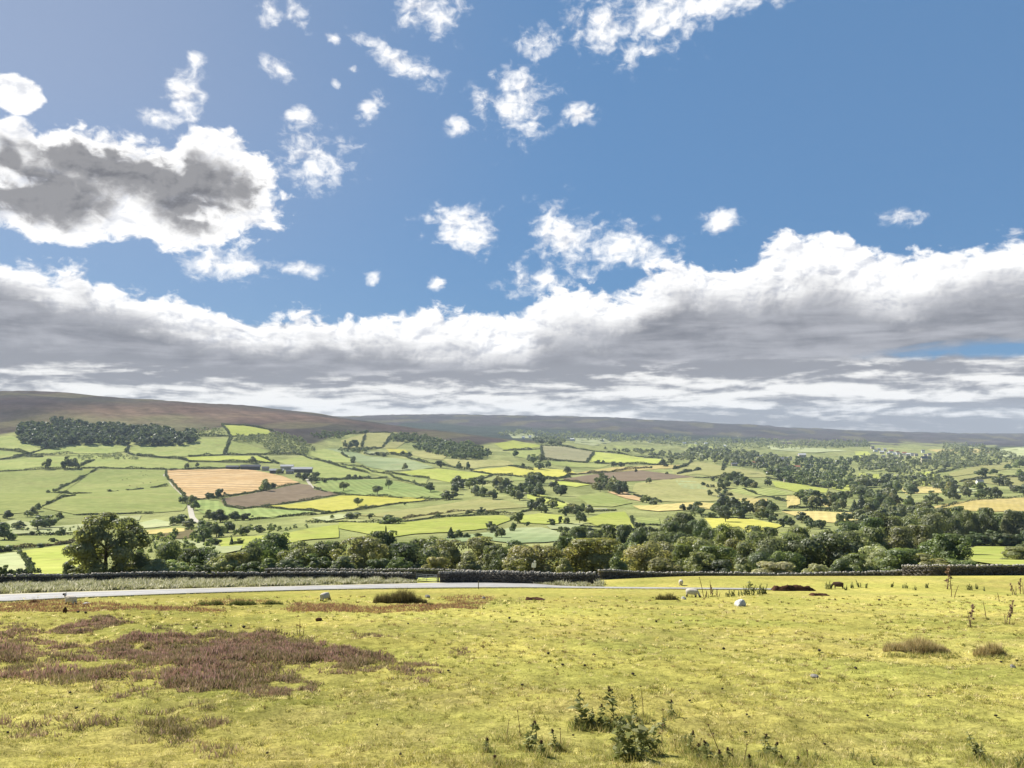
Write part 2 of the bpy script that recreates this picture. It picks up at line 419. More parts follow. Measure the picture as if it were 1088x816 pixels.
# ------------------------------------------------------------------ the ground: one sheet from behind the camera to beyond the far moors
def land_colour(x, y, z):
    """base colour of the land at a point: what grows there"""
    px = CX + F * x / np.maximum(y, 1)
    n = lambda seed, lam: np.clip(0.5 + 0.28 * wave(waves(seed, lam, 9), x, y), 0, 1)[:, None]
    c = lambda *v: np.array(v)[None, :]
    # foreground turf
    a, b2, d = n(21, 9), n(22, 2.4), n(23, 25)
    near = c(.355, .315, .085) * (1 - a) + c(.265, .262, .066) * a
    near = near * (1 - .35 * b2 * d) + c(.36, .28, .12) * (.35 * b2 * d)
    # rough slope below the wall and valley pasture
    e, f = n(24, 160), n(25, 45)
    slope = c(.085, .105, .035) * (1 - f) + c(.15, .16, .06) * f
    val = c(.185, .207, .078) * (1 - e) + c(.25, .257, .105) * e
    # moor: heather, bracken and bilberry
    g, h, i2 = n(26, 620), n(27, 190), n(28, 1500)
    moor = c(.092, .066, .052) * (1 - g) + c(.088, .084, .048) * g
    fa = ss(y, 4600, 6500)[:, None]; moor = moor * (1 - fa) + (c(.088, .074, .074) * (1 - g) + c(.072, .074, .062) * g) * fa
    moor = moor * (1 - .5 * h) + c(.058, .046, .048) * (.5 * h)
    moor = moor * (1 - .4 * i2) + c(.05, .043, .05) * (.4 * i2)
    k = ss(y, 116, 128)[:, None]; col = near * (1 - k) + slope * k
    k = ss(y, 270, 420)[:, None]; col = col * (1 - k) + val * k
    # height of the moor edge varies along the valley side
    rowb = np.interp(px, [-260, 0, 20, 60, 200, 236, 290, 330, 350, 372, 420, 452, 500, 540, 600, 700, 900, 1000, 1060, 1400],
                     [464, 464, 461, 457, 461, 453, 461, 471, 467, 461, 459, 471, 474, 470, 467, 470, 472, 472, 476, 477])
    zy = z / np.maximum(y, 1)
    row = CY - F * np.tan(np.arctan(zy) - TH)
    edge_n = 1.5 * wave(waves(29, 300, 9), x, y)
    k = (ss(rowb + edge_n - row, -1.2, 1.8) * ss(y, 1500, 1900))[:, None]
    # strips of burnt and regrowing heather
    b1 = wave(waves(33, 900, 7), x + .4 * y, y * .55); b2 = wave(waves(34, 420, 7), x, y * .5 - .3 * x)
    bt = (ss(b1, .55, .75) * .55)[:, None]; moor = moor * (1 - bt) + moor * np.array([[.62, .66, .72]]) * bt
    bt = (ss(b2, .7, .9) * .6)[:, None]; moor = moor * (1 - bt) + c(.13, .118, .062) * bt
    # darker wooded scarp under the far ridge
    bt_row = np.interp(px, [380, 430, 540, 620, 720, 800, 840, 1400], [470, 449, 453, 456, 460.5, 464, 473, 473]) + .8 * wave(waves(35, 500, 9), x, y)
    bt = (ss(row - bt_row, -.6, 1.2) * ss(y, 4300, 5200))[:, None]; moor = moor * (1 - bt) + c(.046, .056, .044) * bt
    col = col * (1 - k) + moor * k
    # sunlit moor shoulder above the plantation, its light painted into the heather colour
    rd = (ss(row, 424, 436) * ss(450 + 0 * row - row, -4, 6) * ss(px, 20, 120) * (1 - ss(px, 330, 470)) * ss(4400 - y, 0, 500))[:, None] * k
    col = col * (1 - .75 * rd) + c(.150, .098, .072) * (.75 * rd) * (0.75 + 0.5 * n(30, 90))
    gr = (ss(row, 437, 446) * ss(px, 40, 90) * (1 - ss(px, 190, 260)) * ss(3900 - y, 0, 300))[:, None] * k * (.45 + .55 * n(31, 240))
    col = col * (1 - .8 * gr) + c(.175, .168, .082) * (.8 * gr)
    return np.clip(col, 0.01, 0.9)

def build_ground():
    ys = np.concatenate([np.linspace(-60, 5, 40, endpoint=False), np.geomspace(5, 130, 430, endpoint=False), np.geomspace(130, 11900, 560)])
    s = np.linspace(-1, 1, 660)
    w = np.where(ys > 0, 0.86 * ys + 10, 10.0 - 0.6 * ys)
    X = s[None, :] * w[:, None]; Y = np.repeat(ys[:, None], len(s), 1)
    Z = H(X.ravel(), Y.ravel())
    v = np.stack([X.ravel(), Y.ravel(), Z], 1)
    n, m = X.shape
    i = (np.arange(n - 1)[:, None] * m + np.arange(m - 1)[None, :]).ravel()
    f = np.stack([i, i + 1, i + m + 1, i + m], 1)
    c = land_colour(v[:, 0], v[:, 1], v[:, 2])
    me = mesh_np('ground', v, f, {'land': ('POINT', c)}, smooth=True)
    def b(T):
        c = attr(T, 'land').outputs['Color']
        co = objco(T)
        f1 = T.m('MULTIPLY', T.ss(T.noise(co, 1.6, 9, 0.7), 0.3, 0.7, 0.70, 1.30), T.ss(T.noise(co, 14.0, 6, 0.7), 0.32, 0.68, 0.66, 1.34))
        f2 = T.ss(T.noise(co, 0.035, 6, 0.6), 0.3, 0.7, 0.8, 1.2)
        f3 = T.ss(T.noise(co, 0.008, 8, 0.65), 0.3, 0.7, 0.82, 1.18)
        f = T.m('MULTIPLY', T.m('MULTIPLY', f1, f2), f3)
        return princ(T, T.mix(1.0, c, T_gray(T, f), 'MULTIPLY'), 1.0, 0.0)
    o = link('ground', me, mat('turf_and_moor', b))
    tag(o, 'grassy hillside falling to the dale with brown moors beyond', None, None, 'structure')
build_ground()

# ------------------------------------------------------------------ fields: sheets of crop or pasture lying on the land
def field_mat(name, c1, c2, sc=0.02, stripe=0.0, ang=0.0, lam=14.0, c3=None):
    def b(T):
        co = objco(T)
        n = T.noise(co, sc, 7, 0.62)
        c = T.mix(T.ss(n, 0.3, 0.7), c1, c2)
        n2 = T.ss(T.noise(co, sc * 6, 6, 0.65), 0.3, 0.7, 0.86, 1.14)
        c = T.mix(1.0, c, T_gray(T, n2), 'MULTIPLY')
        if c3: c = T.mix(T.ss(T.noise(co, sc * 0.35, 3), 0.5, 0.7, 0, 0.8), c, c3)
        if stripe:
            r = T.new('ShaderNodeVectorRotate', rotation_type='Z_AXIS'); T.put(r.inputs['Vector'], co); r.inputs['Angle'].default_value = R(ang)
            w = T.new('ShaderNodeTexWave'); T.put(w.inputs['Vector'], r.outputs[0]); w.inputs['Scale'].default_value = 0.314 / lam
            w.inputs['Distortion'].default_value = 1.2; w.inputs['Detail'].default_value = 3; w.inputs['Detail Scale'].default_value = 0.4
            c = T.mix(1.0, c, T_gray(T, T.ss(w.outputs['Fac'], 0.15, 0.85, 1 - stripe, 1 + stripe)), 'MULTIPLY')
        oi = T.new('ShaderNodeObjectInfo')
        c = T.mix(1.0, c, T_gray(T, T.m('MULTIPLY_ADD', oi.outputs['Random'], .26, .87)), 'MULTIPLY')
        n3 = T.noise(co, sc * 1.7, 8, 0.7)
        c = T.mix(T.ss(n3, .54, .72, 0, .5), c, (.21, .17, .08))
        return princ(T, c, 1.0, 0.0)
    return mat(name, b)
FM = {
    'green': field_mat('pasture', (0.217, 0.254, 0.085), (0.287, 0.304, 0.112), .012, .10, 35, 13),
    'green2': field_mat('darker_pasture', (0.176, 0.231, 0.080), (0.238, 0.277, 0.100), .012, .09, -20, 13),
    'lime': field_mat('fresh_pasture', (0.288, 0.328, 0.077), (0.357, 0.372, 0.103), .015, .10, 70, 12),
    'mint': field_mat('pale_ley', (0.242, 0.294, 0.142), (0.336, 0.367, 0.200), .010, .04, 10, 12, c3=(.19, .24, .12)),
    'pale': field_mat('pale_pasture', (0.297, 0.330, 0.165), (0.363, 0.374, 0.198), .015),
    'yellow': field_mat('yellow_hay_field', (.36, .35, .075), (.42, .39, .10), .01, .06, 62, 9),
    'straw': field_mat('cut_hay_field', (.40, .345, .13), (.46, .38, .16), .012, .05, 20, 9),
    'gold': field_mat('stubble', (.43, .29, .14), (.52, .38, .21), .014, .17, -78, 44),
    'plough': field_mat('ploughed_soil', (.155, .12, .082), (.185, .145, .10), .012, .05, 20, 8),
    'tan': field_mat('rough_grazing', (0.237, 0.237, 0.094), (0.297, 0.284, 0.121), .015, .05, -40, 12),
    'grey': field_mat('grey_grazing', (0.220, 0.215, 0.121), (0.275, 0.259, 0.149), .015),
    'wheat': field_mat('ripe_wheat', (.42, .34, .12), (.47, .385, .16), .012, .04, 30, 8),
    'bracken': field_mat('rusty_rough_ground', (.13, .115, .06), (.17, .14, .075), .03),
}
def wob(pts, amp=0.5, step=7.0, seed=0):
    r = np.random.default_rng(seed)
    out = []
    for a, b in zip(pts, pts[1:] + pts[:1]):
        n = max(1, int(math.hypot(b[0] - a[0], (b[1] - a[1]) * 2) / step))
        for i in range(n):
            t = i / n
            j = (0, 0) if i == 0 else (r.normal() * amp, r.normal() * amp * 0.35)
            out.append((a[0] + (b[0] - a[0]) * t + j[0], a[1] + (b[1] - a[1]) * t + j[1]))
    return out
def drape(name, pts, material, off, drow=1.2, dpx=7.0, ymin=200.0, ymax=11500.0, wobble=0.5, seed=0, offk=0.0002):
    bm = bmesh.new()
    P = wob(list(pts), wobble, 7.0, seed) if wobble else list(pts)
    bm.faces.new([bm.verts.new((a, b, 0)) for a, b in P])
    xs = [p[0] for p in P]; rs = [p[1] for p in P]
    for r_ in np.arange(min(rs) + drow, max(rs), drow):
        bmesh.ops.bisect_plane(bm, geom=bm.verts[:] + bm.edges[:] + bm.faces[:], plane_co=(0, r_, 0), plane_no=(0, 1, 0))
    for x_ in np.arange(min(xs) + dpx, max(xs), dpx):
        bmesh.ops.bisect_plane(bm, geom=bm.verts[:] + bm.edges[:] + bm.faces[:], plane_co=(x_, 0, 0), plane_no=(1, 0, 0))
    bmesh.ops.triangulate(bm, faces=bm.faces[:])
    co = np.array([v.co[:] for v in bm.verts])
    w = hit(co[:, 0], co[:, 1], ymin=ymin, ymax=ymax)
    w[:, 2] += off + offk * w[:, 1]
    for v, p in zip(bm.verts, w): v.co = p
    bmesh.ops.recalc_face_normals(bm, faces=bm.faces[:])
    if sum(f.normal.z for f in bm.faces) < 0: bmesh.ops.reverse_faces(bm, faces=bm.faces[:])
    return bm_obj(name, bm, material, smooth=True)

FIELDS = [
    ('green', [(-60, 462), (0, 464), (12, 463), (40, 476), (45, 478), (30, 481), (0, 477), (-60, 476)]),
    ('green', [(-60, 478), (0, 479), (25, 482), (12, 487), (0, 488), (-60, 489)]),
    ('green', [(37, 481), (55, 476), (70, 474), (100, 472), (120, 474), (136, 473), (133, 480), (112, 483), (85, 484), (60, 484), (38, 482)]),
    ('green', [(140, 475), (186, 474), (200, 467), (243, 466), (238, 483), (200, 485), (180, 486), (150, 484), (136, 481)]),
    ('green', [(-60, 491), (0, 490), (50, 486), (112, 485), (148, 487), (176, 488), (200, 490), (200, 499), (180, 499), (100, 497), (50, 498), (0, 501), (-60, 502)]),
    ('green', [(-60, 503), (0, 502), (50, 499), (103, 499), (45, 538), (30, 545), (0, 547), (-60, 549)]),
    ('green', [(103, 499), (180, 500), (173, 505), (186, 520), (200, 535), (195, 543), (170, 545), (125, 546), (80, 547), (45, 540)]),
    ('pale', [(-60, 558), (0, 556), (15, 553), (60, 560), (100, 556), (110, 550), (150, 548), (148, 553), (100, 563), (90, 566), (14, 568), (-60, 570)]),
    ('green', [(-60, 576), (0, 575), (14, 570), (80, 570), (70, 578), (20, 582), (-60, 583)]),
    ('lime', [(22, 587), (40, 584), (75, 580), (95, 582), (100, 598), (95, 612), (35, 612), (30, 600)]),
    ('pale', [(-60, 592), (0, 590), (20, 587), (27, 600), (28, 611), (-60, 612)]),
    ('straw', [(140, 565.5), (180, 562), (196, 562), (196, 565), (180, 567), (150, 568.5)]),
    ('pale', [(148, 556), (165, 552), (180, 555), (190, 556), (178, 560), (150, 562)]),
    ('gold', [(177, 500), (195, 499.6), (240, 498.6), (270, 500), (300, 506), (318, 513), (300, 516.5), (278, 520.5), (236, 528), (214, 531), (205, 531), (195, 527), (186, 519), (180, 510)]),
    ('plough', [(318, 514.2), (330, 516), (334, 521), (358, 524), (364, 525), (310, 534.5), (258, 541), (238, 538), (235, 530.5), (278, 523)]),
    ('yellow', [(280, 538.5), (310, 536), (362, 527), (400, 527), (450, 530), (456, 531.5), (420, 535.5), (391, 539), (362, 543), (352, 544), (330, 541), (300, 540)]),
    ('green2', [(207, 534), (213, 531.5), (232, 532.5), (240, 539), (257, 542), (275, 540), (300, 542), (330, 543.3), (335, 544), (290, 551), (265, 552), (240, 549), (215, 546), (207, 541)]),
    ('lime', [(236, 452), (258, 452), (285, 457), (288, 460), (280, 463), (245, 463)]),
    ('green', [(246, 469), (258, 472), (275, 476), (290, 482), (240, 483)]),
    ('lime', [(198, 486), (240, 485), (275, 485), (288, 491), (230, 490), (200, 489)]),
    ('green', [(203, 492), (262, 493), (260, 496), (230, 497), (205, 498), (200, 493)]),
    ('green', [(293, 490), (322, 484.5), (362, 497), (390, 503), (395, 506), (340, 509.5), (330, 500), (310, 496)]),
    ('green', [(323, 482), (345, 477), (360, 478), (375, 487), (374, 492), (350, 491)]),
    ('mint', [(345, 477), (365, 477), (390, 485), (420, 487), (440, 490), (462, 497), (440, 500), (410, 500), (390, 496), (375, 490), (370, 484)]),
    ('green', [(363, 494.5), (400, 499), (430, 503), (455, 509), (452, 517), (420, 510), (390, 503), (366, 497)]),
    ('green2', [(335, 512), (360, 510.5), (408, 509), (452, 518), (475, 525), (482, 529), (460, 530), (420, 528), (375, 526), (350, 523), (337, 519)]),
    ('lime', [(440, 500), (465, 498), (500, 502), (522, 504.5), (500, 510), (478, 513), (455, 508.5), (425, 502)]),
    ('yellow', [(500, 500), (540, 496), (575, 498), (606, 500), (612, 503), (590, 507.5), (560, 507), (525, 504)]),
    ('tan', [(470, 488), (500, 488), (540, 490), (548, 494.5), (520, 496), (500, 499), (480, 495)]),
    ('tan', [(438, 480), (460, 479), (475, 485), (470, 489), (450, 487), (437, 484)]),
    ('tan', [(362, 468), (388, 461), (386, 475), (365, 476.5)]),
    ('tan', [(390, 459.5), (417, 460.5), (407, 475), (385, 475.5)]),
    ('tan', [(410, 470), (432, 469), (425, 474), (420, 477), (406, 477)]),
    ('yellow', [(410, 477), (430, 478), (436, 483), (415, 482)]),
    ('pale', [(385, 479), (402, 481), (400, 483.5), (388, 483)]),
    ('tan', [(375, 548), (400, 546), (440, 541), (480, 535), (510, 530), (540, 533), (562, 539), (530, 541), (500, 545), (460, 550), (425, 554.5), (410, 550)]),
    ('lime', [(360, 555.5), (420, 557), (480, 550), (535, 548), (545, 552), (520, 562), (480, 566), (440, 568), (420, 571), (390, 568), (360, 562)]),
    ('lime', [(232, 573), (300, 568), (330, 562), (360, 558), (360, 572), (330, 574), (290, 580), (250, 585), (235, 582)]),
    ('pale', [(330, 551), (362, 546.5), (377, 548.5), (345, 555)]),
    ('pale', [(187, 574), (215, 577), (235, 582), (258, 581), (255, 586), (235, 590), (200, 582)]),
    ('bracken', [(180, 563), (205, 563), (208, 571), (190, 573), (165, 571), (170, 566)]),
    ('mint', [(520, 566), (540, 562), (575, 561), (600, 567), (614, 573), (580, 577), (545, 578), (520, 575), (470, 577), (468, 573)]),
    ('lime', [(525, 472), (545, 468), (576, 474), (555, 478), (535, 478)]),
    ('grey', [(576, 474), (600, 475), (629, 480), (624, 490.5), (600, 489.5), (578, 488)]),
    ('lime', [(631.5, 480.5), (660, 483), (704, 488), (700, 493), (660, 492), (626, 491)]),
    ('green', [(540, 479.5), (575, 477.5), (577, 487), (560, 488), (545, 484)]),
    ('green', [(578, 489.5), (625, 492.5), (648, 494), (640, 497), (610, 497), (590, 495)]),
    ('straw', [(612, 503), (650, 497), (690, 495), (722, 494), (722, 497), (680, 500), (640, 502)]),
    ('plough', [(598, 509), (640, 503), (680, 500), (720, 505), (742, 507), (700, 510), (660, 512), (630, 513.5), (605, 511)]),
    ('lime', [(585, 511), (610, 513), (628, 515.5), (612, 518), (595, 516)]),
    ('green', [(543, 502), (560, 506.5), (585, 508.5), (575, 511), (545, 511)]),
    ('tan', [(675, 514), (700, 510.5), (735, 507.5), (765, 514), (790, 520), (820, 524), (800, 530), (770, 532), (730, 534), (700, 533), (672, 524)]),
    ('green', [(613, 528), (640, 523), (655, 527), (672, 535), (650, 539), (625, 538)]),
    ('gold', [(645, 523), (660, 522), (685, 531), (680, 533), (665, 530)]),
    ('straw', [(672, 538), (700, 537), (740, 534), (772, 536), (768, 542), (745, 541), (700, 544), (680, 542)]),
    ('lime', [(620, 553), (640, 546), (664, 544), (670, 553), (674, 562), (660, 565), (640, 562)]),
    ('green', [(675, 550), (700, 551), (702, 557.5), (680, 558)]),
    ('lime', [(545, 549), (575, 546), (597, 548), (605, 556), (580, 557.5), (552, 556)]),
    ('lime', [(560, 525), (580, 527), (600, 534), (618, 542), (600, 544), (585, 536), (560, 530)]),
    ('pale', [(580, 559), (600, 557), (620, 557), (612, 563), (585, 563)]),
    ('tan', [(735, 490.5), (750, 492), (775, 497), (810, 502), (817, 507), (770, 508), (740, 504), (720, 506), (712, 499)]),
    ('mint', [(718, 511), (740, 512), (752, 520), (725, 519)]),
    ('lime', [(820, 511.5), (850, 515), (880, 520), (878, 524), (845, 523), (824, 518)]),
    ('green', [(785, 517), (820, 519), (848, 526), (800, 528), (775, 522)]),
    ('straw', [(785, 530), (815, 530), (815, 536), (790, 538)]),
    ('straw', [(830, 544), (870, 543.5), (900, 545), (925, 545), (930, 551), (885, 556), (860, 553), (843, 548)]),
    ('yellow', [(748, 551), (775, 551.5), (800, 552), (832, 559), (818, 564), (795, 566), (785, 560), (757, 562)]),
    ('straw', [(836, 527), (850, 527), (850, 536), (836, 540)]),
    ('straw', [(862, 526), (884, 527), (880, 541), (866, 533)]),
    ('lime', [(884, 513), (905, 516), (904, 524), (884, 520)]),
    ('wheat', [(975, 542), (1010, 535), (1040, 531), (1090, 529), (1160, 528), (1160, 544), (1050, 544), (1010, 543)]),
    ('lime', [(1022, 588), (1045, 578), (1088, 573), (1160, 571), (1160, 602), (1060, 602), (1035, 598)]),
    ('pale', [(1062, 478), (1088, 475), (1150, 474), (1150, 487), (1088, 487), (1063, 485)]),
    ('tan', [(1008, 503), (1040, 495), (1075, 491), (1068, 499), (1010, 507)]),
    ('tan', [(1015, 507), (1060, 504), (1088, 507), (1150, 507), (1150, 520), (1088, 519), (1060, 515), (1020, 512)]),
    ('straw', [(955, 518), (995, 517), (1003, 524), (962, 525)]),
    ('lime', [(976, 502), (992, 501), (994, 515), (980, 517)]),
    ('lime', [(908, 480), (922, 480), (926, 487), (910, 486)]),
    ('lime', [(912, 503), (960, 506), (955, 511), (914, 510)]),
    ('pale', [(540, 461), (565, 461), (575, 465.5), (545, 466)]),
    ('pale', [(612, 466), (640, 465), (650, 470), (630, 474), (610, 471)]),
    ('green', [(650, 473), (690, 476), (705, 482), (660, 479)]),
    ('green', [(725, 471), (755, 474), (770, 479), (735, 478)]),
    ('pale', [(740, 481), (765, 482), (763, 485), (742, 485)]),
    ('pale', [(815, 474), (860, 476), (900, 479), (860, 481), (820, 478)]),
    ('straw', [(985, 478), (1040, 477), (1060, 481), (1000, 482)]),
    ('pale', [(1010, 520), (1030, 517), (1040, 522), (1012, 525)]),
    ('straw', [(935, 535), (952, 530), (960, 538), (940, 541)]),
]
for i, (k, pts) in enumerate(FIELDS):
    o = drape('field', pts, FM[k], 0.5 + 0.07 * (i % 5), seed=i)
    tag(o, kind='structure')
# small lanes of the valley
def lane(name, pts, width, material, ymin=200, off=0.7, ymax=11500):
    w = hit([p[0] for p in pts], [p[1] for p in pts], ymin=ymin, ymax=ymax)[:, :2]
    L = np.concatenate([[0], np.cumsum(np.linalg.norm(np.diff(w, axis=0), axis=1))])
    t = np.linspace(0, L[-1], max(8, int(L[-1] / max(2.0, width))))
    c = np.stack([pchip(L, w[:, 0], t), pchip(L, w[:, 1], t)], 1)
    d = np.gradient(c, axis=0); d /= np.linalg.norm(d, axis=1)[:, None]
    nrm = np.stack([-d[:, 1], d[:, 0]], 1)
    k = np.linspace(-.5, .5, 4)
    P = c[:, None, :] + nrm[:, None, :] * (k * width)[None, :, None]
    P = P.reshape(-1, 2)
    v = np.column_stack([P, H(P[:, 0], P[:, 1]) + off])
    i = (np.arange(len(c) - 1)[:, None] * 4 + np.arange(3)[None, :]).ravel()
    o = link(name, mesh_np(name, v, np.stack([i, i + 4, i + 5, i + 1], 1), None, True), material)
    return tag(o, kind='structure')
M['track'] = simple('stony_track', (.38, .35, .28), .2, .3)
lane('farm_track', [(176, 501), (173, 506), (180, 514), (190, 524), (200, 533), (203, 545), (205, 551), (214, 556), (222, 557)], 7, M['track'])
lane('farm_track', [(556, 524), (570, 526), (590, 531), (610, 538), (625, 541), (645, 541)], 5, M['track'])
lane('farm_track', [(333, 519), (328, 513), (325, 508)], 6, M['track'])

# ------------------------------------------------------------------ the road across the hillside
near_e = [(-120, 645.5), (0, 640), (100, 635.2), (200, 631.3), (300, 628.3), (400, 626.1), (500, 625.2), (560, 625), (600, 625.3), (700, 626.2), (780, 626.9), (850, 627.6), (885, 628)]
far_e = [(-120, 637.5), (0, 632.2), (100, 628.8), (200, 626), (300, 623.6), (400, 621.2), (500, 619.2), (560, 620.2), (600, 623.2), (700, 624.7), (780, 625.4), (850, 626.4), (885, 627.2)]
def build_road():
    xs = np.linspace(-120, 858, 240)
    a = hit(xs, pchip([p[0] for p in near_e], [p[1] for p in near_e], xs), ymin=40, ymax=130)
    b = hit(xs, pchip([p[0] for p in far_e], [p[1] for p in far_e], xs), ymin=40, ymax=130)
    def smooth(q):
        for _ in range(8): q[1:-1] = (q[:-2] + q[1:-1] * 2 + q[2:]) / 4
        return q
    a, b = smooth(a), smooth(b)
    k = np.linspace(0, 1, 8)
    P = (a[:, None, :2] * (1 - k)[None, :, None] + b[:, None, :2] * k[None, :, None]).reshape(-1, 2)
    z = H(P[:, 0], P[:, 1]) + 0.09
    v = np.column_stack([P, z]); n = 8
    i = (np.arange(len(xs) - 1)[:, None] * n + np.arange(n - 1)[None, :]).ravel()
    f = np.stack([i, i + 1, i + n + 1, i + n], 1)
    # edges turned down into the turf
    base = len(v)
    lo = v.reshape(-1, n, 3)[:, [0, n - 1], :].copy(); lo[:, :, 2] -= 0.3
    v = np.concatenate([v, lo.reshape(-1, 3)])
    j = np.arange(len(xs) - 1)
    f2 = np.stack([base + 2 * j, j * n, (j + 1) * n, base + 2 * j + 2], 1)
    f3 = np.stack([j * n + n - 1, base + 2 * j + 1, base + 2 * j + 3, (j + 1) * n + n - 1], 1)
    f = np.concatenate([f[:, ::-1], f2[:, ::-1], f3[:, ::-1]])
    def bb(T):
        co = objco(T)
        n1 = T.noise(co, 0.6, 6, 0.6); n2 = T.noise(co, 9.0, 4)
        c = T.mix(T.ss(n1, 0.3, 0.7), (.27, .263, .25), (.36, .35, .33))
        c = T.mix(1.0, c, T_gray(T, T.ss(n2, 0.3, 0.7, 0.85, 1.15)), 'MULTIPLY')
        k = attr(T, 'lane').outputs['Fac']
        edge_ = T.m('MULTIPLY', T.m('ABSOLUTE', T.m('SUBTRACT', k, .5)), 2.0)
        c = T.mix(T.ss(T.m('ADD', edge_, T.m('MULTIPLY', T.m('SUBTRACT', n1, .5), .7)), .72, .95), c, (.30, .27, .16))
        wear = T.m('MULTIPLY', T.ss(T.m('ABSOLUTE', T.m('SUBTRACT', edge_, .42)), .2, .05), .45)
        c = T.mix(wear, c, (.19, .185, .18))
        c = T.mix(T.ss(T.noise(co, .22, 3), .58, .62, 0, .35), c, (.20, .195, .19))
        return princ(T, c, 0.85, 0.3, bump(T, n2, 0.3, 0.02))
    o = link('road', mesh_np('road', v, f, {'lane': ('POINT', np.concatenate([np.tile(k, len(xs)), np.tile([0., 1.], len(xs))]))}, True), mat('worn_pale_asphalt', bb))
    tag(o, 'narrow pale moorland road crossing the hillside below the wall', kind='structure')
    return a, b
ROAD_N, ROAD_F = build_road()

# ------------------------------------------------------------------ foliage
def unit(v): return v / (np.linalg.norm(v, axis=-1, keepdims=True) + 1e-9)
def quads(P, N, size, r, aspect=1.0):
    """ragged four-cornered leaf clumps at P facing N"""
    n = len(P)
    t = unit(np.cross(N, unit(r.normal(size=(n, 3)))))
    b = np.cross(N, t)
    s = (size * r.uniform(0.55, 1.4, n))[:, None]
    k = lambda: r.uniform(0.55, 1.25, (n, 1))
    v = np.stack([P - t * s * k() - b * s * k() * .4 * aspect, P + t * s * k() * .35 - b * s * k() * aspect,
                  P + t * s * k() + b * s * k() * .4 * aspect, P - t * s * k() * .35 + b * s * k() * aspect], 1)
    return v.reshape(-1, 3)
def crown_arr(seed, n, nl, leaf, shape='round', irr=0.0):
    r = np.random.default_rng(seed)
    if shape == 'conifer':
        z = r.beta(1.0, 1.5, n); rad = 0.46 * (1 - z) * (0.8 + 0.25 * np.sin(z * 42)) + 0.02
        a = r.uniform(0, 2 * np.pi, n); k = np.sqrt(r.uniform(.45, 1, n))
        P = np.stack([rad * k * np.cos(a), rad * k * np.sin(a), 0.06 + 0.94 * z], 1)
        N = unit(np.stack([np.cos(a), np.sin(a), 0.5 + 0 * a], 1) + .5 * r.normal(size=(n, 3)))
        return quads(P, N, leaf, r), np.repeat(r.uniform(0, 1, n), 4)
    env = {'round': (.5, .5, .5, .5), 'bush': (.5, .5, .54, .42), 'tall': (.5, .5, .47, .53), 'spread': (.5, .5, .36, .64), 'ash': (.5, .5, .46, .54)}[shape]
    d = unit(r.normal(size=(nl, 3))); d[:, 2] = np.where(d[:, 2] < -.8, -d[:, 2], d[:, 2])
    kk = r.uniform(.40, .84 + .28 * irr, nl) if shape != 'ash' else r.uniform(.45, 1.0, nl)
    c = d * kk[:, None] * np.array(env[:3]) + np.array([0, 0, env[3]])
    c[:, :2] *= 1 - .25 * np.clip((c[:, 2:3] - .6) / .4, 0, 1)
    c[:, :2] += irr * .10 * np.sin(c[:, 2:3] * 5 + r.uniform(0, 6, 2)[None]) 
    lr = r.uniform(.11, .27, nl) * (1 - .32 * irr) if shape != 'ash' else r.uniform(.07, .145, nl)
    ltint = r.uniform(0, 1, nl)
    w = lr ** 2; li = r.choice(nl, n, p=w / w.sum())
    dd = unit(r.normal(size=(n, 3)) + np.array([0, 0, .25]) + 0.7 * d[li])
    P = c[li] + dd * (lr[li] * r.uniform(.62, 1.08, n))[:, None] * np.array([1, 1, .85])
    N = unit(dd + .28 * r.normal(size=(n, 3)))
    m = int(n * (.12 if shape != 'ash' else .02))             # the inside of the crown
    Pi = unit(r.normal(size=(m, 3))) * (r.uniform(.1, .62, m) ** .6)[:, None] * np.array(env[:3]) * .8 + np.array([0, 0, env[3]])
    P[:m] = Pi; N[:m] = unit(r.normal(size=(m, 3)))
    P[:, 2] = np.clip(P[:, 2], .02, 1.02)
    tint = np.clip(.55 * ltint[li] + .45 * r.uniform(0, 1, n), 0, 1)
    return quads(P, N, leaf, r), np.repeat(tint, 4)
def quad_faces(n): return np.arange(4 * n, dtype=np.int32).reshape(-1, 4)

def tubes(paths, seg=6):
    """list of (points, radii) -> verts, faces of tapered tubes"""
    V, Fc, o = [], [], 0
    for pts, rad in paths:
        pts = np.array(pts, float)
        d = unit(np.gradient(pts, axis=0))
        up = np.where(np.abs(d[:, 2:3]) > .9, np.array([[1., 0, 0]]), np.array([[0, 0, 1.]]))
        a = unit(np.cross(d, up)); b = np.cross(d, a)
        th = np.linspace(0, 2 * np.pi, seg, endpoint=False)
        ring = pts[:, None] + (a[:, None] * np.cos(th)[None, :, None] + b[:, None] * np.sin(th)[None, :, None]) * np.array(rad)[:, None, None]
        V.append(ring.reshape(-1, 3))
        for i in range(len(pts) - 1):
            for j in range(seg):
                k = (j + 1) % seg
                Fc.append((o + i * seg + j, o + i * seg + k, o + (i + 1) * seg + k, o + (i + 1) * seg + j))
        o += len(pts) * seg
    return np.concatenate(V), np.array(Fc)

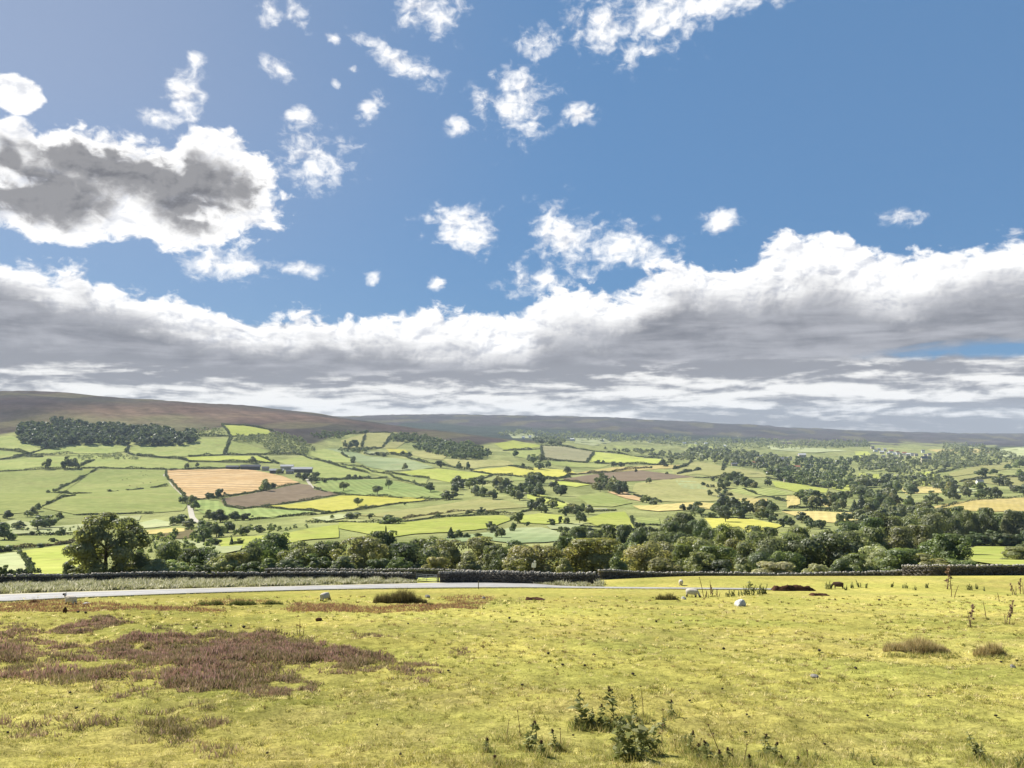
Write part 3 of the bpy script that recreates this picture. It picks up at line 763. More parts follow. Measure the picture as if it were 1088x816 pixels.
def trunk_arr(seed, spread=.3, limbs=6, r0=.028, top=.8):
    r = np.random.default_rng(seed)
    main = [(0, 0, -.03), (.004, .003, .12), (.012 * r.normal(), .012 * r.normal(), .3), (.03 * r.normal(), .03 * r.normal(), .55), (.03 * r.normal(), .03 * r.normal(), top)]
    P = [(main, [r0 * 1.35, r0, r0 * .8, r0 * .5, r0 * .12])]
    for i in range(limbs):
        z = r.uniform(.2, .5); a = 2 * np.pi * (i + r.uniform(-.3, .3)) / limbs
        e = spread * r.uniform(.7, 1.1); dz = r.uniform(.15, .38)
        p0 = np.array([0, 0, z]); p3 = np.array([e * np.cos(a), e * np.sin(a), z + dz])
        p1 = p0 + (p3 - p0) * .35 + [0, 0, .02]; p2 = p0 + (p3 - p0) * .7 + r.normal(size=3) * .02
        P.append(([p0, p1, p2, p3], [r0 * .5, r0 * .38, r0 * .24, r0 * .06]))
        for q in range(2):
            a2 = a + r.uniform(-.9, .9); e2 = p2 + np.array([np.cos(a2), np.sin(a2), r.uniform(.4, 1.3)]) * spread * .4
            P.append(([p2, (p2 + e2) / 2 + r.normal(size=3) * .01, e2], [r0 * .22, r0 * .14, r0 * .04]))
    return tubes(P, 5)

def proto(shape, seed, n, nl, leaf, limbs=6, spread=.3, irr=0.0):
    v, t = crown_arr(seed, n, nl, leaf, shape, irr)
    cm = mesh_np('crown', v, quad_faces(len(v) // 4), {'tint': ('POINT', t)})
    cm.materials.append(M['leaf'])
    tv, tf = trunk_arr(seed + 50, spread, limbs)
    tm = mesh_np('trunk', tv, tf, None, True); tm.materials.append(M['bark'])
    return cm, tm
PROTO = {
    'round': [proto('round', 100 + i, 9500, 18 + 5 * i, .0185, irr=i / 6.0) for i in range(7)],
    'tall': [proto('tall', 120 + i, 9000, 24, .019) for i in range(2)],
    'bush': [proto('bush', 130 + i, 6500, 14 + 4 * i, .024, 5, .25, irr=i / 2.0) for i in range(3)],
    'conifer': [proto('conifer', 140, 2200, 1, .03, 0)],
    'ash': [proto('ash', 150, 15000, 74, .0165, 9, .36)],
    'farround': [proto('round', 160 + i, 1300, 12 + 3 * i, .052, 4, irr=i / 5.0) for i in range(5)],
    'fartall': [proto('tall', 170 + i, 1300, 12, .052, 4) for i in range(2)],
    'farbush': [proto('bush', 180 + i, 600, 11, .075, 3) for i in range(3)],
    'farspread': [proto('spread', 190, 800, 14, .055, 6, .38)],
    'farconifer': [proto('conifer', 195, 600, 1, .06, 0)],
}
TINT = {
    'dark': (0.131, 0.158, 0.069), 'darkest': (0.094, 0.118, 0.058), 'green': (0.193, 0.227, 0.086), 'olive': (0.255, 0.255, 0.103), 'pale': (0.400, 0.400, 0.214),
    'brown': (0.214, 0.222, 0.111), 'browndark': (0.145, 0.160, 0.077), 'olivebrown': (0.228, 0.240, 0.111), 'gold': (0.314, 0.305, 0.124), 'paleg': (0.303, 0.331, 0.151),
    'grey': (0.200, 0.220, 0.121), 'mid': (0.145, 0.180, 0.077),
}
WORDT = {'dark': 'dark green', 'darkest': 'very dark', 'green': 'mid green', 'olive': 'olive green', 'pale': 'pale grey-green', 'brown': 'brownish', 'browndark': 'dark brownish',
         'olivebrown': 'olive brown', 'gold': 'golden olive', 'paleg': 'light green', 'grey': 'grey-green', 'mid': 'deep green'}
ORD = ['first', 'second', 'third', 'fourth', 'fifth', 'sixth', 'seventh', 'eighth', 'ninth', 'tenth', 'eleventh', 'twelfth', 'thirteenth', 'fourteenth', 'fifteenth',
       'sixteenth', 'seventeenth', 'eighteenth', 'nineteenth', 'twentieth']
TENS = {2: 'twenty', 3: 'thirty', 4: 'forty', 5: 'fifty'}
def ordinal(i):
    if i < 20: return ORD[i]
    t, o = divmod(i + 1, 10)
    return {2: 'twentieth', 3: 'thirtieth', 4: 'fortieth', 5: 'fiftieth'}[t] if o == 0 else TENS[t] + '-' + ORD[o - 1]

def plant_tree(kind, loc, h, w, tint, label=None, group=None, r=random):
    """kind of crown, base point, height and crown width in metres"""
    cm, tm = r.choice(PROTO[kind])
    noun = 'conifer' if 'conifer' in kind else 'bush' if 'bush' in kind else 'tree'
    e = empty(noun, loc, r.uniform(0, 6.28))
    a_ = r.uniform(.84, 1.2); e.scale = (w * a_, w * (2 - a_) if a_ > 1 else w / a_ ** .5, h)
    c = link('crown', cm, None, e); t = link('trunk', tm, None, e)
    base = TINT[tint]; j = r.uniform(.86, 1.16)
    c.color = (base[0] * j * r.uniform(.93, 1.08), base[1] * j, base[2] * j * r.uniform(.9, 1.1), 1)
    tag(e, label, noun, group)
    return e
NOUN = {'round': 'broadleaf tree', 'tall': 'tall tree', 'bush': 'bush', 'conifer': 'conifer', 'ash': 'ash tree', 'spread': 'spreading tree'}

# --- the wood just beyond the roadside wall: (x, top row, width in pixels, distance, tint, crown)
WOOD = [
    (78, 597, 24, 135, 'dark', 'bush'), (152, 588, 46, 134, 'olive', 'bush'), (170, 595, 36, 131, 'pale', 'bush'), (96, 600, 30, 131, 'olive', 'bush'),
    (135, 602, 34, 127, 'olive', 'bush'),
    (187, 573, 34, 170, 'dark', 'round'), (206, 584, 40, 152, 'browndark', 'round'), (188, 597, 30, 133, 'paleg', 'bush'), (223, 582, 36, 150, 'dark', 'round'), (214, 600, 26, 130, 'dark', 'bush'),
    (236, 591, 34, 140, 'pale', 'bush'), (252, 589, 30, 142, 'olive', 'round'),
    (264, 578, 34, 168, 'dark', 'round'), (281, 567, 32, 195, 'dark', 'round'), (298, 568, 44, 178, 'green', 'round'), (316, 577, 50, 146, 'olivebrown', 'round'), (312, 594, 30, 132, 'darkest', 'bush'),
    (342, 570, 42, 172, 'dark', 'round'), (356, 575, 30, 188, 'green', 'round'), (336, 591, 34, 140, 'dark', 'bush'), (268, 596, 26, 133, 'dark', 'bush'), (288, 594, 30, 136, 'green', 'bush'),
    (377, 573, 50, 150, 'olivebrown', 'round'), (366, 591, 32, 136, 'brown', 'bush'), (411, 566, 46, 168, 'dark', 'round'), (434, 579, 50, 146, 'darkest', 'round'), (404, 592, 30, 138, 'dark', 'bush'),
    (453, 566, 44, 182, 'dark', 'round'), (424, 594, 22, 133, 'green', 'bush'), (466, 590, 26, 140, 'olive', 'bush'), (411, 559, 12, 240, 'dark', 'conifer'),
    (485, 575, 44, 152, 'brown', 'round'), (498, 591, 34, 138, 'olive', 'bush'), (513, 573, 46, 168, 'olivebrown', 'round'), (528, 580, 30, 158, 'brown', 'round'), (538, 583, 30, 150, 'dark', 'round'),
    (545, 575, 36, 178, 'dark', 'round'), (548, 596, 26, 134, 'olive', 'bush'),
    (566, 572, 62, 146, 'gold', 'round'), (601, 572, 24, 188, 'dark', 'round'), (599, 594, 22, 136, 'olive', 'bush'), (629, 574, 64, 146, 'olive', 'round'), (668, 577, 40, 162, 'green', 'round'), (655, 592, 26, 138, 'green', 'bush'),
    (613, 561, 26, 240, 'grey', 'round'), (628, 558, 26, 250, 'grey', 'round'), (645, 559, 26, 252, 'dark', 'round'), (661, 559, 24, 250, 'grey', 'round'), (677, 562, 30, 236, 'dark', 'round'), (693, 567, 26, 226, 'grey', 'round'), (600, 566, 22, 225, 'dark', 'round'),
    (688, 576, 46, 152, 'gold', 'round'), (708, 570, 42, 168, 'olivebrown', 'round'), (703, 592, 38, 140, 'olive', 'bush'), (722, 580, 34, 160, 'green', 'round'),
    (742, 565, 44, 195, 'olive', 'round'), (759, 582, 42, 152, 'green', 'round'), (773, 557, 36, 215, 'green', 'round'), (787, 572, 36, 172, 'olive', 'round'), (740, 588, 36, 142, 'olive', 'round'),
    (762, 593, 28, 140, 'darkest', 'bush'), (784, 599, 15, 131, 'pale', 'bush'), (806, 566, 50, 168, 'brown', 'round'), (822, 595, 44, 132, 'pale', 'bush'), (836, 568, 40, 172, 'paleg', 'round'),
    (850, 562, 34, 200, 'green', 'round'), (800, 561, 28, 230, 'dark', 'round'), (817, 562, 26, 238, 'browndark', 'round'), (834, 580, 36, 150, 'green', 'round'), (808, 585, 36, 148, 'dark', 'round'),
    (876, 556, 62, 168, 'browndark', 'round'), (866, 598, 24, 131, 'pale', 'bush'), (906, 566, 40, 172, 'paleg', 'round'), (898, 557, 40, 218, 'dark', 'round'), (926, 562, 44, 188, 'olivebrown', 'round'),
    (951, 562, 44, 192, 'brown', 'round'), (919, 582, 36, 150, 'pale', 'round'), (973, 560, 36, 214, 'brown', 'round'), (1001, 569, 52, 162, 'green', 'round'), (950, 585, 54, 146, 'green', 'round'),
    (980, 591, 44, 142, 'olive', 'bush'), (1016, 593, 38, 140, 'green', 'bush'), (904, 590, 36, 146, 'green', 'round'), (890, 594, 30, 138, 'dark', 'bush'),
    (938, 545, 40, 300, 'browndark', 'round'), (922, 552, 34, 280, 'dark', 'round'), (958, 542, 40, 330, 'olivebrown', 'round'), (980, 540, 40, 360, 'grey', 'round'),
    (1075, 590, 30, 300, 'olive', 'bush'), (1088, 583, 34, 320, 'mid', 'bush'), (1050, 603, 30, 135, 'green', 'bush'), (1110, 585, 40, 300, 'dark', 'round'), (1035, 600, 20, 140, 'mid', 'bush'), (1080, 604, 30, 135, 'olive', 'bush'),
    (-20, 596, 30, 150, 'dark', 'bush'), (10, 602, 14, 140, 'dark', 'bush'), (-50, 590, 40, 170, 'olive', 'round'),
    (728, 546, 36, 400, 'dark', 'round'), (714, 556, 24, 380, 'dark', 'round'), (741, 552, 26, 390, 'mid', 'round'), (752, 560, 20, 380, 'dark', 'round'), (722, 562, 26, 350, 'mid', 'round'),
]
BELT = [(1000 + 8.2 * i + [0, 2, -1, 1.5, -2, 1][i % 6], 541 + [0, 4, -2, 2, 5, -3, 0, 3, 6, -2, 3, 0, 4, -1][i], [26, 20, 30, 24, 18, 28, 22][i % 7], 510 + 16 * (i % 3), ['dark', 'browndark', 'mid', 'dark', 'grey'][i % 5], ['round', 'tall', 'round', 'tall'][i % 4]) for i in range(14)]
BELT += [(996 + 9 * i, 566 + [0, 2, -2, 1][i % 4], 20, 492, ['dark', 'mid', 'browndark'][i % 3], 'bush') for i in range(12)]
def wood_section(px):
    for lim, ph in ((112, 'by the pale fields'), (440, 'in the wood above the rushy verge'), (566, 'in the wood behind the gate'),
                    (700, 'in the wood behind the marker'), (860, 'in the wood beyond the brow'), (1400, 'above the tall right wall')):
        if px < lim: return ph
secs = {}
for t in WOOD: secs.setdefault((wood_section(t[0]), t[4], NOUN[t[5]]), []).append(t)
GRP = 'trees of the wood beyond the wall'
for (ph, tint, noun), ts in secs.items():
    ts.sort()
    for i, (px, top, w, Y, tint, kind) in enumerate(ts):
        g = at(px, Y)
        h = float(ray(px, top)[1]) * Y - g.z + 0.25
        wm = w * Y / F * 1.12
        if len(ts) == 1: lab = f'{WORDT[tint]} {noun} standing {ph}'
        else: lab = f'{WORDT[tint]} {noun}, {ordinal(i)} such from left {ph}'
        plant_tree(kind, g + Vector((0, 0, -.2)), max(h, wm * .5), wm, tint, lab, GRP)
for i, (px, top, w, Y, tint, kind) in enumerate(BELT):
    g = at(px, Y); h = float(ray(px, top)[1]) * Y - g.z
    plant_tree(kind, g, h, w * Y / F, tint, f'tall dark tree, {ordinal(i)} from left in the belt under the ripe wheat field' if kind != 'bush' else f'dark bush, {ordinal(i - 14)} from left under the belt by the wheat field', 'tree belt under the wheat field')
g = at(117, 128); h = float(ray(117, 547)[1]) * 128 - g.z
plant_tree('ash', g, h, 92 * 128 / F * .92, 'olive', 'large open ash tree with dark limbs showing, just beyond the roadside wall', None)

# --- single trees and copses of the dale: (x, base row, height, width) in pixels of the photograph
LONE = [
    ('in the pastures left of the stubble field', 'farround', [(50, 499, 12, 9), (72, 498.5, 13, 9), (80, 498.5, 12, 9)]),
    ('by the hedge ends below the big left pasture', 'farround', [(8, 551, 9, 10), (40, 543, 9, 6), (36, 547, 9, 8), (29, 549, 7, 9)]),
    ('in the pale strip below the big left pasture', 'farround', [(19, 563, 10, 13), (40, 562.5, 14, 20), (53, 561, 13, 18), (64, 550, 6, 10), (5, 575, 20, 17), (-6, 574, 22, 18)]),
    ('along the brown hedge above the bright green field', 'farround', [(33, 569, 5, 7), (66, 569, 9, 9), (57, 577, 6, 7), (42, 582, 5, 10), (8, 586, 8, 14), (-4, 587, 9, 14)]),
    ('at the lower left corner of the stubble field', 'farround', [(194, 535, 9, 10), (203, 537, 11, 10), (206, 542, 10, 9), (222, 531, 8, 8), (232, 530, 11, 11)]),
    ('on the track above the stubble field', 'farround', [(199, 498.5, 7, 5), (209, 496.5, 5, 5), (267, 492, 7, 9)]),
    ('between the stubble and the ploughed field', 'farround', [(281, 522, 13, 11), (289, 519, 6, 7)]),
    ('in the bushy hollow below the ploughed field', 'farround', [(222, 553, 11, 12), (234, 555, 14, 18), (250, 553, 10, 14), (260, 553, 8, 11), (192, 556, 10, 16), (201, 561, 10, 16), (215, 561, 8, 16), (184, 558, 10, 12),
                                                       (216, 576, 18, 17), (230, 571, 15, 17), (242, 566, 12, 14), (258, 569, 10, 15), (275, 566, 8, 9), (228, 580, 8, 13), (222, 565, 10, 14)]),
    ('on the small field under the hollow', 'farround', [(255, 579, 7, 9)]),
    ('by the hedge under the green field with single trees', 'farspread', [(365, 522, 10, 10), (401, 526, 10, 10), (380, 538, 9, 9), (413, 520, 11, 8)]),
    ('in the hedge below the yellow hay field', 'farround', [(374, 551, 8, 15), (393, 551, 6, 7), (389, 540, 4, 4), (466, 550, 5, 5), (497, 546, 4, 7), (512, 546, 7, 7), (430, 537, 4, 3)]),
    ('standing alone between two bright green fields', 'farround', [(412, 557, 10, 22)]),
    ('along the bottom of the long green field', 'farround', [(488, 572, 9, 9), (497, 572, 6, 8), (508, 571, 5, 11), (533, 572, 12, 11), (523, 567, 9, 11), (520, 562, 8, 9), (545, 565, 10, 8), (550, 556, 12, 12), (560, 559, 5, 6), (587, 559, 8, 8), (595, 557, 9, 5), (603, 557, 8, 7), (616, 556, 13, 11)]),
    ('by the pale mint coloured field', 'farround', [(430, 499, 7, 6), (468, 497, 8, 9), (488, 498.5, 8, 6), (497, 498.5, 8, 6)]),
    ('on the wall end right of the farm buildings', 'farround', [(371, 508.5, 5, 5), (378, 509, 5, 5), (382, 509, 4, 4), (391, 508, 3, 4), (355, 511, 4, 5), (345, 513, 4, 5)]),
    ('among the farm buildings', 'farround', [(324, 511, 9, 10), (331, 513, 8, 9), (318, 509, 7, 8), (336, 508, 7, 8), (296, 504, 6, 7)]),
    ('in the upper pastures at the moor edge', 'farround', [(366, 476, 8, 5), (372, 476.5, 8, 6), (378, 476, 9, 8), (388, 461.5, 5, 5), (429, 484, 5, 6), (434, 486, 6, 8), (408, 485, 4, 7), (402, 484, 4, 6)]),
    ('around the grey field in the middle of the dale', 'farround', [(547, 486, 8, 7), (567, 492, 9, 9), (575, 490.5, 8, 8), (562, 489, 6, 7), (573, 499, 9, 9), (583, 497, 7, 6), (555, 497, 5, 5), (603, 504, 9, 8), (585, 473, 5, 6), (594, 473, 5, 5), (576, 472, 5, 6)]),
    ('by the lime field right of the grey field', 'farround', [(635, 492.5, 4, 6), (641, 492, 3, 4), (652, 496, 6, 9), (659, 496, 5, 7), (705, 496, 8, 9), (713, 494, 8, 9), (692, 498, 3, 3)]),
    ('on the plough edge and the big pale pasture', 'farround', [(690, 514, 7, 6), (676, 502, 4, 3), (708, 504, 3, 4), (754, 527, 7, 7), (767, 529, 6, 12), (687, 534, 8, 10), (695, 536, 6, 10)]),
    ('around the hay field behind the wood', 'farspread', [(771, 555, 13, 13), (757, 550, 5, 8)]),
    ('on the far right slopes of the dale', 'farround', [(1044, 507, 10, 13), (1055, 504, 6, 7), (1009, 515, 10, 12), (1062, 516, 12, 14), (1072, 499, 6, 8), (1083, 497, 9, 12), (1049, 494, 5, 6), (1083, 508, 9, 11), (1090, 514, 12, 16), (1071, 517, 8, 9)]),
    ('in the hedge row across the big pale pasture', 'farbush', [(747, 516, 4, 6), (752, 518, 4, 5), (757, 518, 4, 6), (764, 522, 4, 6), (770, 525, 5, 7), (776, 527, 4, 7), (757, 511, 5, 7), (765, 514, 6, 7)]),
]
LONE_CONIFER = [('beside the small field under the bushy hollow', [(246, 580, 10, 7)]), ('at the foot of the long green field', [(479, 573, 13, 12)]), ('beside the dark tree between hay fields', [(915, 541, 16, 12), (908, 545, 14, 12)])]
rt = random.Random(11)
def far_tree(kind, px, row, hp, wp, tint, label, group, ymin=200):
    p = hit1(px, row, ymin=ymin)
    s = p.y / F
    plant_tree(kind, p + Vector((0, 0, -.3)), hp * s, wp * s * 1.1, tint, label, group, rt)
for ph, kind, lst in LONE:
    lst = sorted(lst)
    for i, (px, row, hp, wp) in enumerate(lst):
        tint = rt.choice(['dark', 'mid', 'dark', 'green', 'darkest', 'grey'])
        noun = 'bush' if 'bush' in kind else 'tree'
        lab = f'{WORDT[tint]} {noun} {ph}' if len(lst) == 1 else f'{WORDT[tint]} {noun}, {ordinal(i)} from left {ph}'
        k = kind if wp < hp * 1.6 or kind != 'farround' else 'farbush'
        far_tree(k, px, row, hp, wp, tint, lab, 'single trees of the dale')
for ph, lst in LONE_CONIFER:
    for i, (px, row, hp, wp) in enumerate(sorted(lst)):
        far_tree('farconifer', px, row, hp, wp, 'darkest', f'dark pointed conifer {ph}' if len(lst) == 1 else f'dark pointed conifer, {ordinal(i)} from left {ph}', 'conifers of the dale')

def inside(px, py, poly):
    n = len(poly); c = False; j = n - 1
    for i in range(n):
        (xi, yi), (xj, yj) = poly[i], poly[j]
        if (yi > py) != (yj > py) and px < (xj - xi) * (py - yi) / (yj - yi) + xi: c = not c
        j = i
    return c
def fill(poly, n, r, mind=3.0, ky=2.2):
    xs = [p[0] for p in poly]; ys = [p[1] for p in poly]; out = []; tries = 0
    while len(out) < n and tries < 6000:
        tries += 1
        x, y = r.uniform(min(xs), max(xs)), r.uniform(min(ys), max(ys))
        if inside(x, y, poly) and all((x - a) ** 2 + ((y - b) * ky) ** 2 > mind ** 2 for a, b in out): out.append((x, y))
    return sorted(out)
COPSES = [
    ('in the copse right of the yellow hay field', [(455, 523), (480, 518), (520, 516), (548, 515), (548, 531), (520, 531), (500, 527), (476, 532), (455, 526)], 19, (9, 13)),
    ('in the copse beside the sloping lane', [(546, 520), (560, 512), (596, 515), (600, 527), (578, 532), (548, 536)], 14, (9, 14)),
    ('by the hedge corner below the sloping lane', [(563, 542), (575, 536), (592, 541), (590, 547), (570, 546)], 6, (9, 13)),
    ('above the bright lime field', [(590, 546), (608, 541), (626, 545), (622, 556), (598, 550)], 7, (8, 12)),
    ('round the red roofed farmhouse', [(628, 524), (640, 514), (655, 516), (674, 520), (667, 529), (642, 522)], 12, (7, 13)),
    ('in the copse under the far tan field', [(763, 513), (780, 509), (802, 513), (822, 516), (815, 521), (790, 519), (765, 520)], 14, (7, 12)),
    ('in the copse left of the hay field', [(722, 542), (745, 539), (765, 542), (768, 551), (745, 552)], 10, (8, 13)),
    ('in the copse above the hay field', [(770, 542), (800, 541), (830, 541), (832, 550), (800, 552), (770, 551)], 14, (10, 16)),
    ('among the straw coloured plots', [(848, 544), (873, 544), (874, 531), (850, 529)], 8, (9, 14)),
    ('right of the straw coloured plots', [(878, 545), (905, 544), (905, 526), (884, 526)], 8, (9, 14)),
    ('in the bushy bank between the two hay fields', [(803, 550), (830, 551), (862, 557), (885, 560), (850, 564), (815, 557)], 12, (8, 12)),
    ('on the wooded bank left of the wheat field', [(910, 518), (940, 514), (975, 522), (1000, 534), (985, 547), (940, 547), (915, 542)], 30, (10, 15)),
    ('on the wooded slope above the wheat field', [(1003, 519), (1040, 521), (1092, 520), (1092, 529), (1040, 531), (1006, 534)], 15, (9, 13)),
]
rc = random.Random(5)
for ph, poly, n, (h0, h1) in COPSES:
    for i, (px, row) in enumerate(fill(poly, n, rc)):
        hp = rc.uniform(h0, h1); wp = hp * rc.uniform(.8, 1.25)
        tint = rc.choice(['dark', 'mid', 'dark', 'darkest', 'green', 'grey', 'mid', 'browndark', 'olive'])
        far_tree(rc.choice(['farround', 'farround', 'fartall']), px, row, hp, wp, tint, f'{WORDT[tint]} tree, {ordinal(i)} from left {ph}', 'copse trees of the dale')

# --- far woods: masses of crowns too small to tell apart
def wood_mass(polys, name, label, tint, seed, leaf_n=170):
    r = random.Random(seed); rn = np.random.default_rng(seed)
    pr = [crown_arr(300 + seed * 7 + i, leaf_n, 9, .105, s, .4) for i, s in enumerate(('round', 'round', 'tall', 'bush'))]
    V, T = [], []
    for poly, n, (h0, h1), md in polys:
        pts = fill(poly, n, r, md)
        if not pts: continue
        P = hit([p[0] for p in pts], [p[1] for p in pts], ymin=300)
        for p in P:
            v, t = pr[r.randrange(len(pr))]
            s = p[1] / F * r.uniform(h0, h1)
            a = r.uniform(0, 6.28); w = s * r.uniform(.85, 1.35)
            ca, sa = math.cos(a) * w, math.sin(a) * w
            V.append(np.stack([p[0] + v[:, 0] * ca - v[:, 1] * sa, p[1] + v[:, 0] * sa + v[:, 1] * ca, p[2] - .5 + v[:, 2] * s], 1))
            T.append(np.clip(t * .7 + r.uniform(-.25, .45), 0, 1))
    V = np.concatenate(V)
    o = link(name, mesh_np(name, V, quad_faces(len(V) // 4), {'tint': ('POINT', np.concatenate(T))}), M['leaf'])
    o.color = (*TINT[tint], 1)
    tag(o, label, 'trees', None, 'stuff')
wood_mass([([(14, 466), (22, 456), (45, 453), (60, 451), (90, 454), (140, 457), (170, 459), (207, 464), (206, 473), (160, 474), (120, 473), (70, 473), (40, 474), (20, 471)], 330, (6, 10), 2.0),
           ([(45, 477), (60, 472), (70, 474), (62, 477)], 10, (5, 8), 2)], 'hillside_wood', 'dark plantation along the foot of the brown moor at upper left', 'darkest', 1)
wood_mass([([(82, 486), (112, 483.5), (122, 482.5), (148, 487), (145, 489), (125, 489), (110, 488), (85, 490)], 70, (2.2, 3.6), 1.4)], 'small_plantation', 'small grey-green plantation in the pastures below the long dark wood', 'grey', 2, 70)
wood_mass([([(279, 472), (288, 461), (302, 462), (322, 469), (338, 478), (322, 484), (290, 481), (276, 474)], 150, (3, 5), 2.0), ([(245, 465), (280, 464), (278, 472), (262, 471), (247, 470)], 40, (3, 5), 1.8),
           ([(206, 456), (235, 456), (242, 464), (212, 464)], 36, (2, 4), 2.2)], 'scrub_wood', 'grey-green scrub wood spreading down the slope above the farm', 'grey', 3, 80)
wood_mass([([(440, 474), (470, 472), (500, 474), (520, 484), (516, 489), (490, 489), (462, 484), (442, 478)], 130, (5, 8), 2.4), ([(415, 464), (440, 464), (468, 469), (440, 470), (418, 469)], 50, (4, 6), 2.0),
           ([(330, 462), (360, 459), (380, 461), (360, 466), (335, 466)], 40, (3, 4.5), 2), ([(360, 477.5), (395, 479), (388, 481), (362, 480)], 16, (3, 5), 2)], 'spur_wood', 'dark wood below the end of the brown moor spur', 'mid', 4)
wood_mass([([(528, 463), (560, 464), (620, 468), (700, 473), (760, 477), (830, 478), (905, 476), (905, 470), (800, 468), (700, 465), (620, 462), (540, 459)], 300, (3, 5.5), 2.6)], 'dale_head_wood', 'thin line of trees along the foot of the far moor', 'grey', 5, 60)
wood_mass([([(560, 468), (575, 466), (600, 469), (596, 473), (570, 472)], 20, (4, 6), 2.4), ([(640, 478), (700, 480), (735, 487), (722, 490), (700, 486), (660, 481)], 46, (3, 5), 2.6),
           ([(720, 486), (745, 480), (800, 484), (842, 490), (846, 503), (812, 500), (770, 494), (728, 489)], 95, (5, 9), 4.0)], 'village_trees', 'dark trees packed round the pale village roofs in the middle distance', 'grey', 6)
wood_mass([([(815, 506), (835, 500), (870, 504), (908, 508), (908, 522), (870, 519), (840, 515)], 56, (7, 10), 4.4), ([(845, 490), (905, 490), (908, 505), (870, 502), (846, 497)], 44, (5, 8), 4.2)], 'valley_wood', 'dark wood below the village trees right of the tan field', 'mid', 7)
wood_mass([([(908, 488), (925, 487), (985, 492), (1012, 492), (1008, 500), (960, 505), (912, 500)], 86, (5, 8), 3.6), ([(905, 508), (960, 511), (1000, 508), (1006, 520), (950, 519), (905, 522)], 42, (7, 11), 3.6)],
          'slope_wood', 'dark trees below the far village on its slope', 'grey', 8)
wood_mass([([(1000, 478), (1060, 480), (1090, 488), (1150, 490), (1150, 496), (1060, 494), (1010, 500), (990, 492)], 160, (4, 7), 2.6), ([(840, 472), (920, 470), (925, 476), (860, 476)], 60, (3, 5), 2.4),
           ([(1000, 472), (1045, 474), (1050, 478), (1000, 478)], 40, (2.5, 4), 2.4)], 'moor_foot_wood', 'blue-green woods at the foot of the far right moor', 'grey', 9, 80)

wood_mass([([(185, 566), (205, 553), (270, 561), (345, 552), (362, 550), (330, 560), (290, 568), (240, 573), (200, 580)], 46, (4, 7), 4), ([(-60, 566), (60, 562), (150, 556), (150, 562), (60, 568), (-60, 572)], 26, (3, 5), 4),
           ([(120, 582), (190, 568), (240, 585), (200, 596), (150, 594)], 26, (6, 10), 5)], 'scrub', 'low green scrub in the bushy hollow and lanes below the pastures', 'green', 10, 130)
wood_mass([([(590, 566), (640, 566), (720, 560), (745, 566), (700, 574), (620, 574)], 34, (8, 12), 5), ([(890, 560), (930, 548), (985, 546), (1000, 556), (960, 566)], 30, (11, 16), 6)], 'wood_edge', 'paler trees filling the gaps behind the near wood', 'grey', 11, 320)

